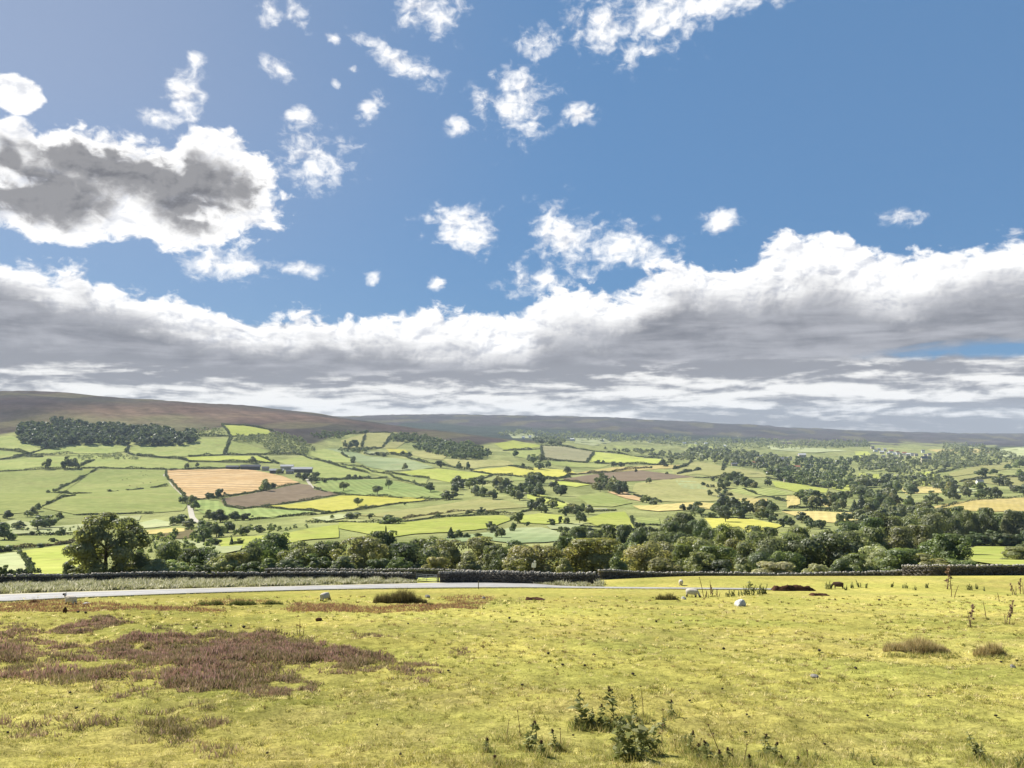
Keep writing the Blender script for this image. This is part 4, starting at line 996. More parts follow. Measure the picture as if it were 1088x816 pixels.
# ------------------------------------------------------------------ hedges: (label, width, height, rows of points)
HEDGES = [
    ('thin dark hedge between the uppermost left pastures', [(-60, 477), (0, 478), (14, 479), (26, 481), (33, 484), (48, 484), (72, 483), (113, 483)]),
    ('dark hedge climbing from the left edge to the plantation corner', [(-60, 490), (0, 488.5), (14, 487), (27, 483.5), (45, 477.5), (52, 475.5)]),
    ('short hedge spur left of the small grey plantation', [(28, 485), (46, 486)]),
    ('long level hedge across the left pastures above the big open field', [(-60, 502), (0, 501.5), (20, 500.5), (45, 499), (60, 499), (100, 497.5), (130, 498), (178, 499)]),
    ('short hedge running up to the small grey plantation', [(84, 496.5), (90, 493), (100, 489.5)]),
    ('broken hedge running down between the two big left pastures', [(103, 499), (90, 506), (73, 515), (66, 518), (57, 523)]),
    ('short straight hedge in the middle of the big left pasture', [(50, 524), (75, 525.5), (96, 524.5)]),
    ('hedge slanting down to the hedge corner trees at left', [(80, 527), (66, 529), (56, 534), (46, 538)]),
    ('leftmost piece of the broken hedge left of the stubble', [(115, 523), (125, 522)]),
    ('middle piece of the broken hedge left of the stubble', [(135, 521.5), (152, 520)]),
    ('rightmost piece of the broken hedge left of the stubble', [(161, 519), (178, 517)]),
    ('short hedge dropping from the plantation edge', [(133, 481), (137, 474)]),
    ('hedge from the small grey plantation towards the track', [(136, 482), (150, 485), (165, 486), (180, 487)]),
    ('dark straight hedge at the foot of the big middle pasture', [(80, 547.5), (100, 547), (117, 547)]),
    ('dark hedge clump right of the foot of the middle pasture', [(117, 547), (133, 546), (150, 545.5)]),
    ('short dark hedge beside the track junction', [(153, 546), (162, 546)]),
    ('low hedge between the pale strip and green strip', [(14, 569.5), (35, 569), (60, 569), (76, 569)]),
    ('tangled brown hedge above the bright green field', [(-60, 588), (0, 587), (20, 583), (45, 581), (70, 578), (90, 575)]),
    ('hedge between the bleached field and the bright green field', [(20, 587), (25, 593), (31, 600), (33, 609)]),
    ('dark hedge at the bottom of the bleached field', [(-60, 611), (0, 610), (20, 611), (42, 611)]),
    ('long hedge above the two strips over the stubble', [(200, 485.5), (238, 483.5), (270, 483.5), (300, 483), (320, 483)]),
    ('hedge dropping from the lime moor-edge field', [(238, 483), (242, 473), (245, 464)]),
    ('hedge dividing the two strips over the stubble', [(180, 487), (192, 488), (200, 490.5), (230, 491), (262, 491.5), (290, 492)]),
    ('hedge under the lime moor-edge field', [(206, 463.5), (244, 463.8), (262, 463.8), (283, 463.5)]),
    ('hedge along the top of the lime moor-edge field', [(236, 451), (262, 453), (285, 456.5), (295, 460)]),
    ('short hedge on the left side of the lime moor-edge field', [(236, 452), (245, 463)]),
    ('short slanting hedge above the farm buildings', [(275, 485), (288, 490), (296, 493)]),
    ('dark hedge along the top of the golden stubble', [(180, 500), (198, 498.6), (215, 498.3), (240, 497.8), (262, 498.5)]),
    ('hedge down the left side of the golden stubble', [(177, 501), (176, 505), (182, 512), (189, 520), (196, 527.5), (205, 531.5)]),
    ('hedge between golden stubble and ploughed field', [(205, 531.5), (235, 529), (260, 525), (290, 519), (318, 514.5)]),
    ('dark hedge along the bottom of the ploughed field', [(237, 531), (240, 538.5), (257, 541.5), (285, 537.8), (320, 532.5), (362, 525.8)]),
    ('hedge along the lower left side of the yellow hay field', [(277, 539.5), (295, 540.5), (320, 543), (340, 544), (357, 544.5)]),
    ('thick hedge along the bottom of the yellow hay field', [(357, 544.3), (385, 541.5), (405, 538), (425, 535), (455, 532.3), (480, 529.5)]),
    ('bushy hedge below the dark green strip', [(265, 553), (300, 549.5), (330, 547.5), (357, 545)]),
    ('hedge along the top of the yellow hay field', [(334, 519), (345, 523), (362, 526), (400, 528), (430, 530), (458, 531)]),
    ('hedge with bushes right of the farm yard', [(335, 511.5), (360, 509.8), (385, 508.8), (412, 508.3)]),
    ('long thin hedge falling right from the farm', [(322, 484), (335, 489), (350, 492.5), (362, 496), (378, 500), (392, 503)]),
    ('long thin hedge below the pale mint field', [(362, 493.5), (385, 497), (397, 502), (415, 505), (440, 514), (453, 518)]),
    ('short dark hedge below the lone mint field tree', [(395, 502), (420, 504), (440, 507), (456, 509)]),
    ('hedge on the left side of the pale mint field', [(363, 483), (370, 486.5), (376, 487), (374, 492)]),
    ('short hedge at the top of the pale mint field', [(387, 482), (395, 483.5), (410, 483), (420, 483)]),
    ('bushy hedge along the right side of the pale mint field', [(415, 482), (430, 485), (437, 488), (450, 491.5), (465, 493.5), (480, 496.5), (490, 498.5), (505, 499)]),
    ('thin hedge along the top of the moor-edge pastures', [(362, 462), (388, 460), (405, 460), (418, 460.5)]),
    ('thin hedge between the moor-edge pastures, the nearer to the farm', [(384, 475), (388, 463)]),
    ('thin hedge between the moor-edge pastures, the farther from the farm', [(407, 475), (417, 461)]),
    ('dark hedge at the bottom of the moor-edge pastures', [(363, 477), (380, 478), (395, 477.5), (408, 475.8)]),
    ('curving hedge below the lime field in mid dale', [(480, 513), (500, 510.5), (517, 507.5), (523, 505), (535, 505.5), (545, 505)]),
    ('hedge between lime field and yellow mid dale field', [(500, 500.5), (515, 503), (523, 505)]),
    ('dark hedge above the mid dale copse', [(498, 514.5), (520, 514), (545, 512.5)]),
    ('long hedge above the two bright fields by the wood', [(325, 556), (360, 555), (390, 556), (425, 555.5), (460, 551), (500, 548.2), (518, 547), (548, 547.5)]),
    ('rough brown hedge inside the long tan field', [(425, 553), (460, 547.5), (480, 544.5), (500, 543), (530, 546)]),
    ('thick dark hedge at the right end of the tan field', [(515, 546.5), (530, 546), (548, 545.5), (565, 542)]),
    ('hedge between two small green fields left of the grey field', [(535, 479), (560, 478.3), (575, 477)]),
    ('hedge on the left side of the grey field', [(575, 474.5), (577, 488)]),
    ('dark hedge below the grey field', [(575, 489), (600, 490.3), (625, 492)]),
    ('hedge on the right side of the grey field', [(624, 491), (631, 480.5)]),
    ('long hedge above the grey and lime fields', [(575, 474), (600, 474.7), (620, 478), (640, 480.5), (660, 482.7), (680, 486), (704, 488)]),
    ('hedge below the lime field beside the grey field', [(632, 492.3), (660, 493.3), (685, 494), (702, 494.3)]),
    ('hedge at the top of the yellow mid dale field', [(540, 495), (555, 498), (567, 500)]),
    ('hedge above the brown ploughed strip', [(603, 505), (640, 502.5), (665, 499.5), (690, 497.5)]),
    ('hedge below the yellow mid dale field', [(540, 505.5), (560, 508), (585, 509.5), (606, 507)]),
    ('hedge under the brown ploughed strip', [(590, 510.8), (620, 514), (640, 516)]),
    ('hedge beside the sloping lane', [(565, 527), (590, 532), (610, 539), (622, 542)]),
    ('bushy hedge below the red roofed farmhouse', [(674, 526), (682, 529), (690, 531), (702, 534)]),
    ('dark hedge above the bright lime field', [(625, 543.5), (640, 543.5), (655, 542.5)]),
    ('hedge on the right side of the bright lime field', [(671, 550), (672, 556), (676, 560)]),
    ('hedge below the little green field', [(683, 557.5), (702, 558.8)]),
    ('hedge inside the far tan field', [(720, 504), (735, 501), (744, 499)]),
    ('hedge below the far tan field', [(738, 507.5), (760, 508.5), (790, 509)]),
    ('hedge falling left to right over the mid right pastures', [(790, 520), (805, 526), (820, 528.5), (836, 533)]),
    ('short hedge on the far tan field', [(770, 490), (768, 500)]),
    ('hedge above the lime field by the valley wood', [(815, 508), (850, 514.5), (880, 519)]),
    ('hedge at the left end of the far tan field', [(716, 499), (735, 490.5)]),
    ('dark hedge along the top of the wheat field', [(1000, 540), (1015, 536), (1030, 532.8), (1060, 529.5), (1088, 528.5), (1150, 527.5)]),
    ('thin hedge on the far right hillside', [(985, 505.5), (1010, 500), (1040, 495.5)]),
    ('hedge across the far right pasture', [(1020, 512), (1060, 507.5), (1088, 507.5)]),
    ('hedge along the top of the right hand hay field', [(832, 543.5), (870, 543), (905, 544.5)]),
    ('hedge with bushes above the hay field behind the wood', [(745, 550), (775, 551), (800, 551.5)]),
    ('hedge at the edge of the straw coloured plots', [(838, 540.5), (860, 539.5), (885, 541.5)]),
    ('bushy hedge across the little fields in mid right', [(760, 522), (775, 531), (786, 536)]),
    ('long field hedge along the lower mid dale', [(600, 557.5), (618, 559), (640, 561), (655, 564)]),
]
def hedge(label, pts, seed):
    r = np.random.default_rng(seed)
    w = hit([p[0] for p in pts], [p[1] for p in pts], ymin=200)
    L = np.concatenate([[0], np.cumsum(np.linalg.norm(np.diff(w[:, :2], axis=0), axis=1))])
    tot = L[-1]; Ym = w[:, 1].mean(); s = Ym / F
    hh = np.clip(2.3 * s, 2.2, 7); ww = np.clip(2.1 * s, 1.6, 6)
    size = max(.55, .42 * s)
    n = int(np.clip(tot * hh * 1.9 / (size ** 2), 60, 3500))
    t = r.uniform(0, tot, n)
    x = np.interp(t, L, w[:, 0]); y = np.interp(t, L, w[:, 1])
    wb = np.random.default_rng(seed + 1).uniform(0, 6.28, 3)
    prof = 1 + .38 * np.sin(t / (9 * s + 6) + wb[0]) + .22 * np.sin(t / (3.1 * s + 2) + wb[1])
    gap = ss(np.sin(t / (17 * s + 12) + wb[2]), -.96, -.8)
    z = r.uniform(0, 1, n) ** .8 * hh * prof * (.35 + .65 * gap)
    x = x + r.normal(size=n) * ww * .33; y = y + r.normal(size=n) * ww * .33
    P = np.column_stack([x, y, H(x, y) + z])
    N = unit(r.normal(size=(n, 3)) + np.array([0, -.2, .5]))
    v = quads(P, N, size, r)
    o = link('hedge', mesh_np('hedge', v, quad_faces(n), {'tint': ('POINT', np.repeat(r.uniform(0, 1, n), 4))}), M['hedge'])
    c = (.115, .10, .06) if 'brown' in label else (.055, .070, .033)
    o.color = (*c, 1)
    tag(o, label, 'hedge', 'field hedges of the dale')
for i, (lab, pts) in enumerate(HEDGES): hedge(lab, pts, 500 + i)

# ------------------------------------------------------------------ dry stone walls
def boxes(C, S, A, r, jit=.03):
    """C centres, S sizes (along, across, up), A heading: jittered stones"""
    n = len(C)
    sg = np.array([(-1, -1, -1), (1, -1, -1), (1, 1, -1), (-1, 1, -1), (-1, -1, 1), (1, -1, 1), (1, 1, 1), (-1, 1, 1)]) * .5
    L = sg[None] * S[:, None, :] + r.normal(size=(n, 8, 3)) * jit
    ca, sa = np.cos(A)[:, None], np.sin(A)[:, None]
    V = np.stack([L[..., 0] * ca - L[..., 1] * sa, L[..., 0] * sa + L[..., 1] * ca, L[..., 2]], -1) + C[:, None, :]
    f = np.array([(0, 3, 2, 1), (4, 5, 6, 7), (0, 1, 5, 4), (1, 2, 6, 5), (2, 3, 7, 6), (3, 0, 4, 7)])
    Fc = (np.arange(n)[:, None, None] * 8 + f[None]).reshape(-1, 4)
    return V.reshape(-1, 3), Fc
def stone_wall(label, w, height, seed, thick=.55, course=.21):
    r = np.random.default_rng(seed)
    w = np.array([p[:2] for p in w], float)
    L = np.concatenate([[0], np.cumsum(np.linalg.norm(np.diff(w, axis=0), axis=1))])
    def pos(t): return np.stack([pchip(L, w[:, 0], t), pchip(L, w[:, 1], t)], 1)
    e = .2
    Cs, Ss, As, tint = [], [], [], []
    nc = int(height / course)
    for c in range(-1, nc):
        t, ts, ls = 0.0, [], []
        while t < L[-1]:
            l = r.uniform(.26, .66); ts.append(t + l / 2); ls.append(l); t += l + .012
        ts = np.array(ts); ls = np.array(ls); p = pos(ts); d = pos(ts + e) - pos(ts - e)
        th = thick * (1.15 - .35 * c / nc)
        z = H(p[:, 0], p[:, 1]) + (c + .5) * course + .06 * np.sin(ts / 3.1 + seed) + r.normal(size=len(ts)) * .012
        nrm = unit(np.stack([-d[:, 1], d[:, 0]], 1)) * (r.normal(size=len(ts)) * .03)[:, None]
        Cs.append(np.column_stack([p + nrm, z])); Ss.append(np.column_stack([ls, np.full(len(ts), th) * r.uniform(.94, 1.06, len(ts)), course * r.uniform(.82, 1.0, len(ts))]))
        As.append(np.arctan2(d[:, 1], d[:, 0])); tint.append(r.uniform(0, 1, len(ts)))
    V, Fc = boxes(np.concatenate(Cs), np.concatenate(Ss), np.concatenate(As), r, .022)
    o = link('drystone_wall', mesh_np('drystone_wall', V, Fc, {'tint': ('POINT', np.repeat(np.concatenate(tint), 8))}), M['stone'])
    tag(o, label, 'stone wall')
    ts, ls, t = [], [], 0.0
    while t < L[-1]:
        l = r.uniform(.12, .30)
        if r.uniform() > .05: ts.append(t); ls.append(l)
        t += l + .01
    ts = np.array(ts); ls = np.array(ls); p = pos(ts); d = pos(ts + e) - pos(ts - e)
    hh = r.uniform(.20, .36, len(ts))
    z = H(p[:, 0], p[:, 1]) + nc * course + hh / 2 + .06 * np.sin(ts / 3.1 + seed) - .01
    V, Fc = boxes(np.column_stack([p, z]), np.column_stack([ls, r.uniform(.34, .5, len(ts)), hh]), np.arctan2(d[:, 1], d[:, 0]), r, .028)
    link('coping', mesh_np('coping', V, Fc, {'tint': ('POINT', np.repeat(r.uniform(0, 1, len(ts)), 8))}), M['coping'], o)
    return o
def near(px, row, ymin=60): return hit1(px, row, ymin=ymin, ymax=130)
stone_wall('long dark drystone wall left of the field gate, behind the rushy verge', [near(*p) for p in [(-130, 628), (-60, 625), (0, 622.6), (60, 621), (120, 619.6), (200, 618.6), (300, 618), (380, 618), (439, 619)]], 1.05, 61)
stone_wall('dark drystone wall between the field gate and the grassy brow', [near(*p) for p in [(467, 619.6), (500, 619.4), (540, 620), (580, 620.8), (634, 621)]], 1.42, 62, .7)
stone_wall('low drystone wall with pale top across the slope behind the gate', [at(*p) for p in [(285, 124), (340, 125), (400, 125), (460, 125), (510, 124), (552, 121)]], 1.2, 63)
stone_wall('low drystone wall peeping over the grassy brow', [at(*p) for p in [(636, 116), (670, 122), (720, 124), (780, 124.5), (840, 125), (900, 124), (962, 121)]], 1.15, 64)
stone_wall('tall drystone wall at the right with pale capstones', [at(*p) for p in [(955, 118), (990, 115.2), (1040, 115), (1088, 115.4), (1170, 116)]], 1.45, 65)

def boxm(bm, c, s, rot=None):
    m = bmesh.ops.create_cube(bm, size=1.0)
    M_ = Matrix.Translation(c) @ (rot.to_matrix().to_4x4() if rot else Matrix()) @ Matrix.Diagonal((*s, 1))
    bmesh.ops.transform(bm, matrix=M_, verts=m['verts'])
    return m['verts']
M['wood'] = simple('weathered_wood', (.16, .14, .11), .35, 6.0)
M['white_paint'] = simple('white_paint', (.80, .80, .78), .05, 2.0, .5)
M['metal'] = simple('galvanised_bars', (.34, .35, .35), .15, 4.0, .5, .4)
# --- field gate
ga, gb = near(441, 619), near(465.5, 619.4)
gm = (ga + gb) / 2; gd = gb - ga; glen = gd.length
root = empty('field_gate', (gm.x, gm.y, float(H(gm.x, gm.y))), math.atan2(gd.y, gd.x))
tag(root, 'five barred field gate between the two roadside walls, bright grass behind', 'gate')
for sx in (-1, 1):
    bm = bmesh.new(); boxm(bm, (sx * glen / 2, 0, .6), (.16, .16, 1.4)); bmesh.ops.bevel(bm, geom=bm.edges[:], offset=.015)
    bm_obj('post', bm, M['wood'], root)
for k in range(5):
    bm = bmesh.new(); boxm(bm, (0, 0, .22 + .21 * k), (glen - .3, .035, .06)); bm_obj('rail', bm, M['metal'], root)
bm = bmesh.new()
for sx in (-1, 0, 1): boxm(bm, (sx * (glen / 2 - .2), .04, .64), (.05, .035, .98))
bm_obj('frame', bm, M['metal'], root)
bm = bmesh.new(); boxm(bm, (0, -.04, .64), (math.hypot(glen - .4, .8), .03, .05), Quaternion((0, 1, 0), -math.atan2(.8, glen - .4))); bm_obj('brace', bm, M['metal'], root)
o = drape('field', [(415, 618.2), (490, 618.2), (490, 612.6), (415, 612.6)], FM['lime'], .06, .5, 4, 104, 140, 0); tag(o, kind='structure')
# --- white marker
p = at(565.5, 110)
root = empty('marker_post', p, .3); tag(root, 'white marker board on a leaning post against the roadside wall', 'marker')
bm = bmesh.new(); boxm(bm, (0.08, 0, 1.0), (.08, .08, 2.1), Quaternion((0, 1, 0), .08)); bm_obj('post', bm, M['wood'], root)
bm = bmesh.new(); boxm(bm, (.18, -.06, 2.18), (.58, .03, .62), Quaternion((0, 1, 0), .12)); bmesh.ops.bevel(bm, geom=bm.edges[:], offset=.008); bm_obj('board', bm, M['white_paint'], root)
bm = bmesh.new(); boxm(bm, (.33, -.06, 2.66), (.26, .03, .26), Quaternion((0, 1, 0), .85)); bm_obj('arrow_board', bm, M['white_paint'], root)
# --- snow post by the road
p = near(508.3, 626, 70)
root = empty('road_post', p); tag(root, 'thin dark marker post standing at the near edge of the road', 'post')
V, Fc = tubes([([(0, 0, -.2), (0, 0, .4), (.01, 0, .85)], [.05, .05, .045])], 8); link('shaft', mesh_np('shaft', V, Fc), M['wood'], root)
bm = bmesh.new(); boxm(bm, (.01, 0, .885), (.11, .11, .07)); bm_obj('cap', bm, M['wood'], root)

# ------------------------------------------------------------------ sheep and cattle
def beast(name, spine, legs, head, mats, mat_of):
    """skinned body: spine/legs/head are chains of ((x,y,z), radius); x forward"""
    me = bpy.data.meshes.new(name); bm = bmesh.new()
    sl_ = []
    def chain(pts, start=None):
        prev = start
        for (p, rr) in pts:
            v = bm.verts.new(p); sl_.append(rr)
            if prev is not None: bm.edges.new((prev, v))
            prev = v; yield v
    sv = list(chain(spine))
    for (idx, pts) in legs: list(chain(pts, sv[idx]))
    list(chain(head, sv[-1]))
    bm.to_mesh(me); bm.free()
    o = bpy.data.objects.new(name, me); COL.objects.link(o)
    md = o.modifiers.new('skin', 'SKIN'); md.use_smooth_shade = True
    for i, rr in enumerate(sl_): me.skin_vertices[0].data[i].radius = rr if isinstance(rr, tuple) else (rr, rr)
    me.skin_vertices[0].data[0].use_root = True
    o.modifiers.new('sub', 'SUBSURF').levels = 2
    bpy.context.view_layer.update()
    ev = o.evaluated_get(bpy.context.evaluated_depsgraph_get())
    nm = bpy.data.meshes.new_from_object(ev)
    bpy.data.objects.remove(o)
    for m in mats: nm.materials.append(m)
    nm.polygons.foreach_set('material_index', np.array([mat_of(p.center) for p in nm.polygons], np.int32))
    nm.polygons.foreach_set('use_smooth', np.ones(len(nm.polygons), bool))
    return nm
def fleece(name, c):
    def b(T):
        n = T.noise(objco(T), 14.0, 5, .6)
        return princ(T, T.mix(T.ss(n, .3, .7), tuple(k * .8 for k in c), c), 1.0, 0.0, bump(T, n, .8, .04))
    return mat(name, b)
M['fleece'] = fleece('fleece', (.56, .51, .43)); M['brown_fleece'] = fleece('brown_fleece', (.085, .055, .04)); M['face'] = fleece('dark_face', (.06, .052, .048)); M['hide'] = fleece('cattle_hide', (.05, .04, .035))
def sheep_mesh(graze, wool, lying=False):
    hz = .38 if lying else .66
    spine = [((-.48, 0, hz), (.20, .19)), ((-.25, 0, hz + .02), (.27, .27)), ((.05, 0, hz + .02), (.28, .28)), ((.32, 0, hz + .02), (.23, .25)), ((.46, 0, hz + .06), (.15, .16))]
    legs = []
    if not lying:
        for s in (-1, 1):
            legs.append((1, [((-.38, s * .13, .48), .10), ((-.44, s * .13, .30), .042), ((-.40, s * .13, .12), .034), ((-.39, s * .13, .0), .04)]))
            legs.append((3, [((.33, s * .12, .46), .085), ((.35, s * .12, .26), .04), ((.34, s * .12, .12), .032), ((.35, s * .12, .0), .038)]))
    if graze: head = [((.62, 0, hz - .12), (.11, .11)), ((.72, 0, .30), (.085, .09)), ((.78, 0, .17), (.065, .07)), ((.82, 0, .06), (.04, .045))]
    else: head = [((.58, 0, hz + .20), (.11, .12)), ((.66, 0, hz + .32), (.085, .095)), ((.80, 0, hz + .27), (.06, .07)), ((.88, 0, hz + .22), (.045, .05))]
    def mo(c):
        if c.z < .34 and not lying and c.x < .58: return 1
        if graze: return 1 if c.x > .64 and c.z < .42 else 0
        return 1 if c.x > .60 else 0
    return beast('sheep', spine, legs, head, [wool, M['face']], mo)
SM = {'graze': sheep_mesh(True, M['fleece']), 'stand': sheep_mesh(False, M['fleece']), 'brown': sheep_mesh(True, M['brown_fleece'])}
def ears(parent, pose):
    V, Fc = [], []
    bm = bmesh.new()
    z, x = (.30, .70) if pose != 'stand' else (1.02, .66)
    for s in (-1, 1):
        q_ = bmesh.ops.create_uvsphere(bm, u_segments=8, v_segments=6, radius=.05)
        bmesh.ops.transform(bm, matrix=Matrix.Translation((x, s * .12, z)) @ Matrix.Diagonal((.5, 1.5, .6, 1)), verts=q_['verts'])
    bm_obj('ears', bm, M['face'], parent, True)
SHEEP = [(345, 638.2, 'graze', 1.15, 'pale sheep grazing left of the big rush clump below the road', 1.0),
         (75, 642.5, 'stand', 2.75, 'white sheep with dark head standing beside the road at far left', 1.0),
         (735, 634.5, 'graze', -.5, 'white sheep grazing among dead weeds near the brow', 1.1),
         (723.5, 622, 'graze', 1.35, 'dark looking sheep grazing on the brow beyond the thin road', .95),
         (891, 625.5, 'brown', 2.7, 'brown sheep with lowered head right of the long peat bank', 1.05)]
for px, row, pose, rz, lab, sc in SHEEP:
    p = near(px, row, 50)
    o = link('sheep', SM[pose].copy() if False else SM[pose]); o.location = p - Vector((0, 0, .2)); o.rotation_euler = (0, 0, rz); o.scale = (sc,) * 3
    tag(o, lab, 'sheep', 'sheep on the hillside'); ears(o, pose)
def cow_mesh():
    spine = [((-.8, 0, 1.05), (.26, .3)), ((-.4, 0, 1.0), (.36, .40)), ((.2, 0, .98), (.36, .42)), ((.65, 0, 1.02), (.28, .36)), ((.85, 0, 1.08), (.18, .24))]
    legs = []
    for s in (-1, 1):
        legs.append((1, [((-.68, s * .22, .75), .15), ((-.78, s * .22, .48), .07), ((-.70, s * .22, .2), .055), ((-.70, s * .22, 0), .07)]))
        legs.append((3, [((.58, s * .2, .7), .13), ((.60, s * .2, .42), .07), ((.58, s * .2, .2), .055), ((.6, s * .2, 0), .07)]))
    head = [((1.1, 0, .85), (.15, .18)), ((1.3, 0, .5), (.13, .14)), ((1.42, 0, .2), (.09, .09))]
    return beast('cow', spine, legs, head, [M['hide']], lambda c: 0)
CW = cow_mesh()
for i, (px, row) in enumerate([(114, 511.5), (135, 509.5), (138, 504.8), (150, 502), (152, 505.6), (155, 505), (157, 506), (155.5, 500.8), (138, 516.5), (145.5, 518.4), (152, 514), (167.5, 511), (130, 510.5), (160, 513.5)]):
    p = hit1(px, row, ymin=300); o = link('cow', CW); o.location = p + Vector((0, 0, .6)); o.rotation_euler = (0, 0, rt.uniform(0, 6.28)); o.scale = (1.25,) * 3
    tag(o, 'tiny dark cow among the cattle grazing the big pasture left of the stubble', 'cow', 'cattle in the big left pasture')

# ------------------------------------------------------------------ stones, peat and clods
def lump(seed, flat=.6, rough=.25, sub=3):
    r = random.Random(seed); bm = bmesh.new(); bmesh.ops.create_icosphere(bm, subdivisions=sub, radius=1)
    cuts = [Vector((r.gauss(0, 1), r.gauss(0, 1), r.gauss(0, .8))).normalized() for _ in range(9)]
    for v in bm.verts:
        n = v.co.normalized(); k = 1.0
        for c in cuts:
            d = n.dot(c)
            if d > .62: k = min(k, .62 / d + .12)
        v.co = n * k * (1 + rough * .15 * math.sin(n.x * 9 + seed) * math.sin(n.y * 8 + 1) * math.sin(n.z * 7)); v.co.z *= flat
    return bm
def peat_mat():
    def b(T):
        co = objco(T); n = T.noise(co, 3.0, 7, .65)
        return princ(T, T.mix(T.ss(n, .35, .65), (.045, .024, .016), (.085, .045, .03)), 1.0, 0.0, bump(T, n, .7, .08))
    return mat('bare_peat', b)
M['peat'] = peat_mat(); M['dung'] = simple('dark_clod', (.035, .028, .018), .3, 20)
M['tuftgreen'] = simple('turf_cap', (.16, .16, .05), .3, 6)
for (px, row, wpx, hpx, nm, lab, m) in [
    (786.5, 643.6, 17, 8.5, 'boulder', 'large pale angular boulder lying in the turf below the dead weeds', 'pale_stone'),
    (726.5, 637, 5.5, 4, 'stone', 'small pale stone just left of the white sheep', 'pale_stone'),
    (92, 642.2, 7, 2.6, 'stone', 'low pale stone on the grass right of the standing sheep', 'pale_stone'),
    (454.5, 635, 7, 4, 'stone', 'pinkish grey stone beside the big rush clump', 'coping'),
    (866, 719.5, 9, 4, 'stone', 'small grey stone lying in the open turf at right', 'coping'),
    (1076, 709.5, 6, 4, 'stone', 'small grey stone below the smaller tawny tussock', 'coping'),
    (514, 636.5, 5, 3, 'stone', 'small reddish stone in the bare strip below the road post', 'coping'),
    (69, 651, 4, 7, 'stump', 'short dark stump upright in front of the standing sheep', 'peat'),
    (339, 659.5, 7, 3.6, 'stump', 'dark knobbly stump right of the burnt heather stems', 'peat')]:
    p = near(px, row, 15); s = p.y / F
    bm = lump(int(px), 1.0, .3)
    if nm == 'boulder':
        for v in bm.verts: f_ = 1 - .55 * max(0, v.co.z); v.co.x = (v.co.x - .15 * v.co.z) * f_; v.co.y *= f_; v.co.z = max(v.co.z * 1.15, -.6)
    o = bm_obj(nm, bm, M[m]); o.location = p + Vector((0, 0, hpx * s * .25)); o.scale = (wpx * s / 2 * 1.15, wpx * s / 2 * .9, hpx * s * .62); o.rotation_euler = (0, 0, px)
    tag(o, lab, nm)
def bank(label, px0, px1, row, hpx, seed, m='peat'):
    """eroded bank: a ragged low mound, steep towards the viewer"""
    a, b = near(px0, row, 40), near(px1, row, 40); L = (b - a).length; hgt = hpx * a.y / F * .8
    nx, ny = max(12, int(L * 9)), 14; r = np.random.default_rng(seed); ph = r.uniform(0, 6.28, 6)
    V = []
    for j in range(ny):
        v_ = j / (ny - 1)
        for i in range(nx):
            u_ = i / (nx - 1)
            prof = min(1, v_ * 7) * (1 - max(0, v_ - .45) / .55) ** 1.2
            env_ = min(1, u_ * 16) ** .6 * min(1, (1 - u_) * 5) ** .7
            z = hgt * prof * env_ * (.86 + .09 * math.sin(u_ * L * 2.1 + ph[0]) + .07 * math.sin(u_ * L * 5.3 + ph[1]) + .05 * r.normal())
            q_ = a + (b - a) * u_
            x, y = q_.x, q_.y + (v_ - .15) * 1.9 + .12 * math.sin(u_ * L * 3 + ph[2])
            V.append((x, y, float(H(x, y)) - .03 + z))
    i = (np.arange(ny - 1)[:, None] * nx + np.arange(nx - 1)[None, :]).ravel()
    o = link('peat_bank', mesh_np('peat_bank', np.array(V), np.stack([i, i + 1, i + nx + 1, i + nx], 1), None, True), M[m])
    tag(o, label, 'peat bank')
bank('long dark peat bank on the brow right of the dead weeds', 821.5, 868, 627.8, 8, 1)
bank('small reddish peat bank below the long dark one', 862.5, 882, 633, 4, 2)
bank('short dark peat edge in the turf right of the bare strip', 558, 580, 637.5, 4, 3)
CL = [(500 + a / 3.627, 590 + b / 3.627) for a, b in [(150, 245), (715, 258), (810, 255), (885, 365), (975, 365), (300, 383), (475, 388), (325, 437), (355, 427), (440, 430), (200, 505), (625, 463), (970, 520), (845, 567), (1065, 620), (395, 700), (245, 325), (935, 695), (1060, 690)]] + \
     [(260 + a / 3.627, 590 + b / 3.627) for a, b in [(1020, 245), (630, 267), (1070, 505), (600, 775), (785, 450), (510, 660)]] + \
     [(a / 3.627, 590 + b / 3.627) for a, b in [(270, 535), (295, 595), (362, 597), (305, 793), (755, 285), (890, 275), (330, 225), (940, 280), (1030, 770), (30, 690), (300, 222)]] + \
     [(788 + a / 3.627, 590 + b / 3.627) for a, b in [(390, 327), (418, 328), (585, 525), (360, 172), (530, 175), (300, 372), (980, 625), (1000, 415), (1060, 410), (1045, 432), (440, 440), (20, 620), (320, 735), (485, 625), (720, 548)]]
cm_ = []
for k in range(3):
    bm = lump(40 + k, .6, .5, 2); me = bpy.data.meshes.new('clod'); bm.to_mesh(me); bm.free(); me.materials.append(M['dung']); cm_.append(me)
for i, (px, row) in enumerate(CL):
    p = near(px, min(row, 812), 8); s = p.y / F * (1.0 + .9 * rt.random())
    o = link('clod', cm_[i % 3]); o.location = p + Vector((0, 0, .02 + s * .6)); o.scale = (1.3 * s, 1.0 * s, 1.3 * s); o.rotation_euler = (0, 0, rt.uniform(0, 6))
    tag(o, 'small dark clod of earth or dung lying on the turf', 'clod', 'dark clods scattered over the turf')

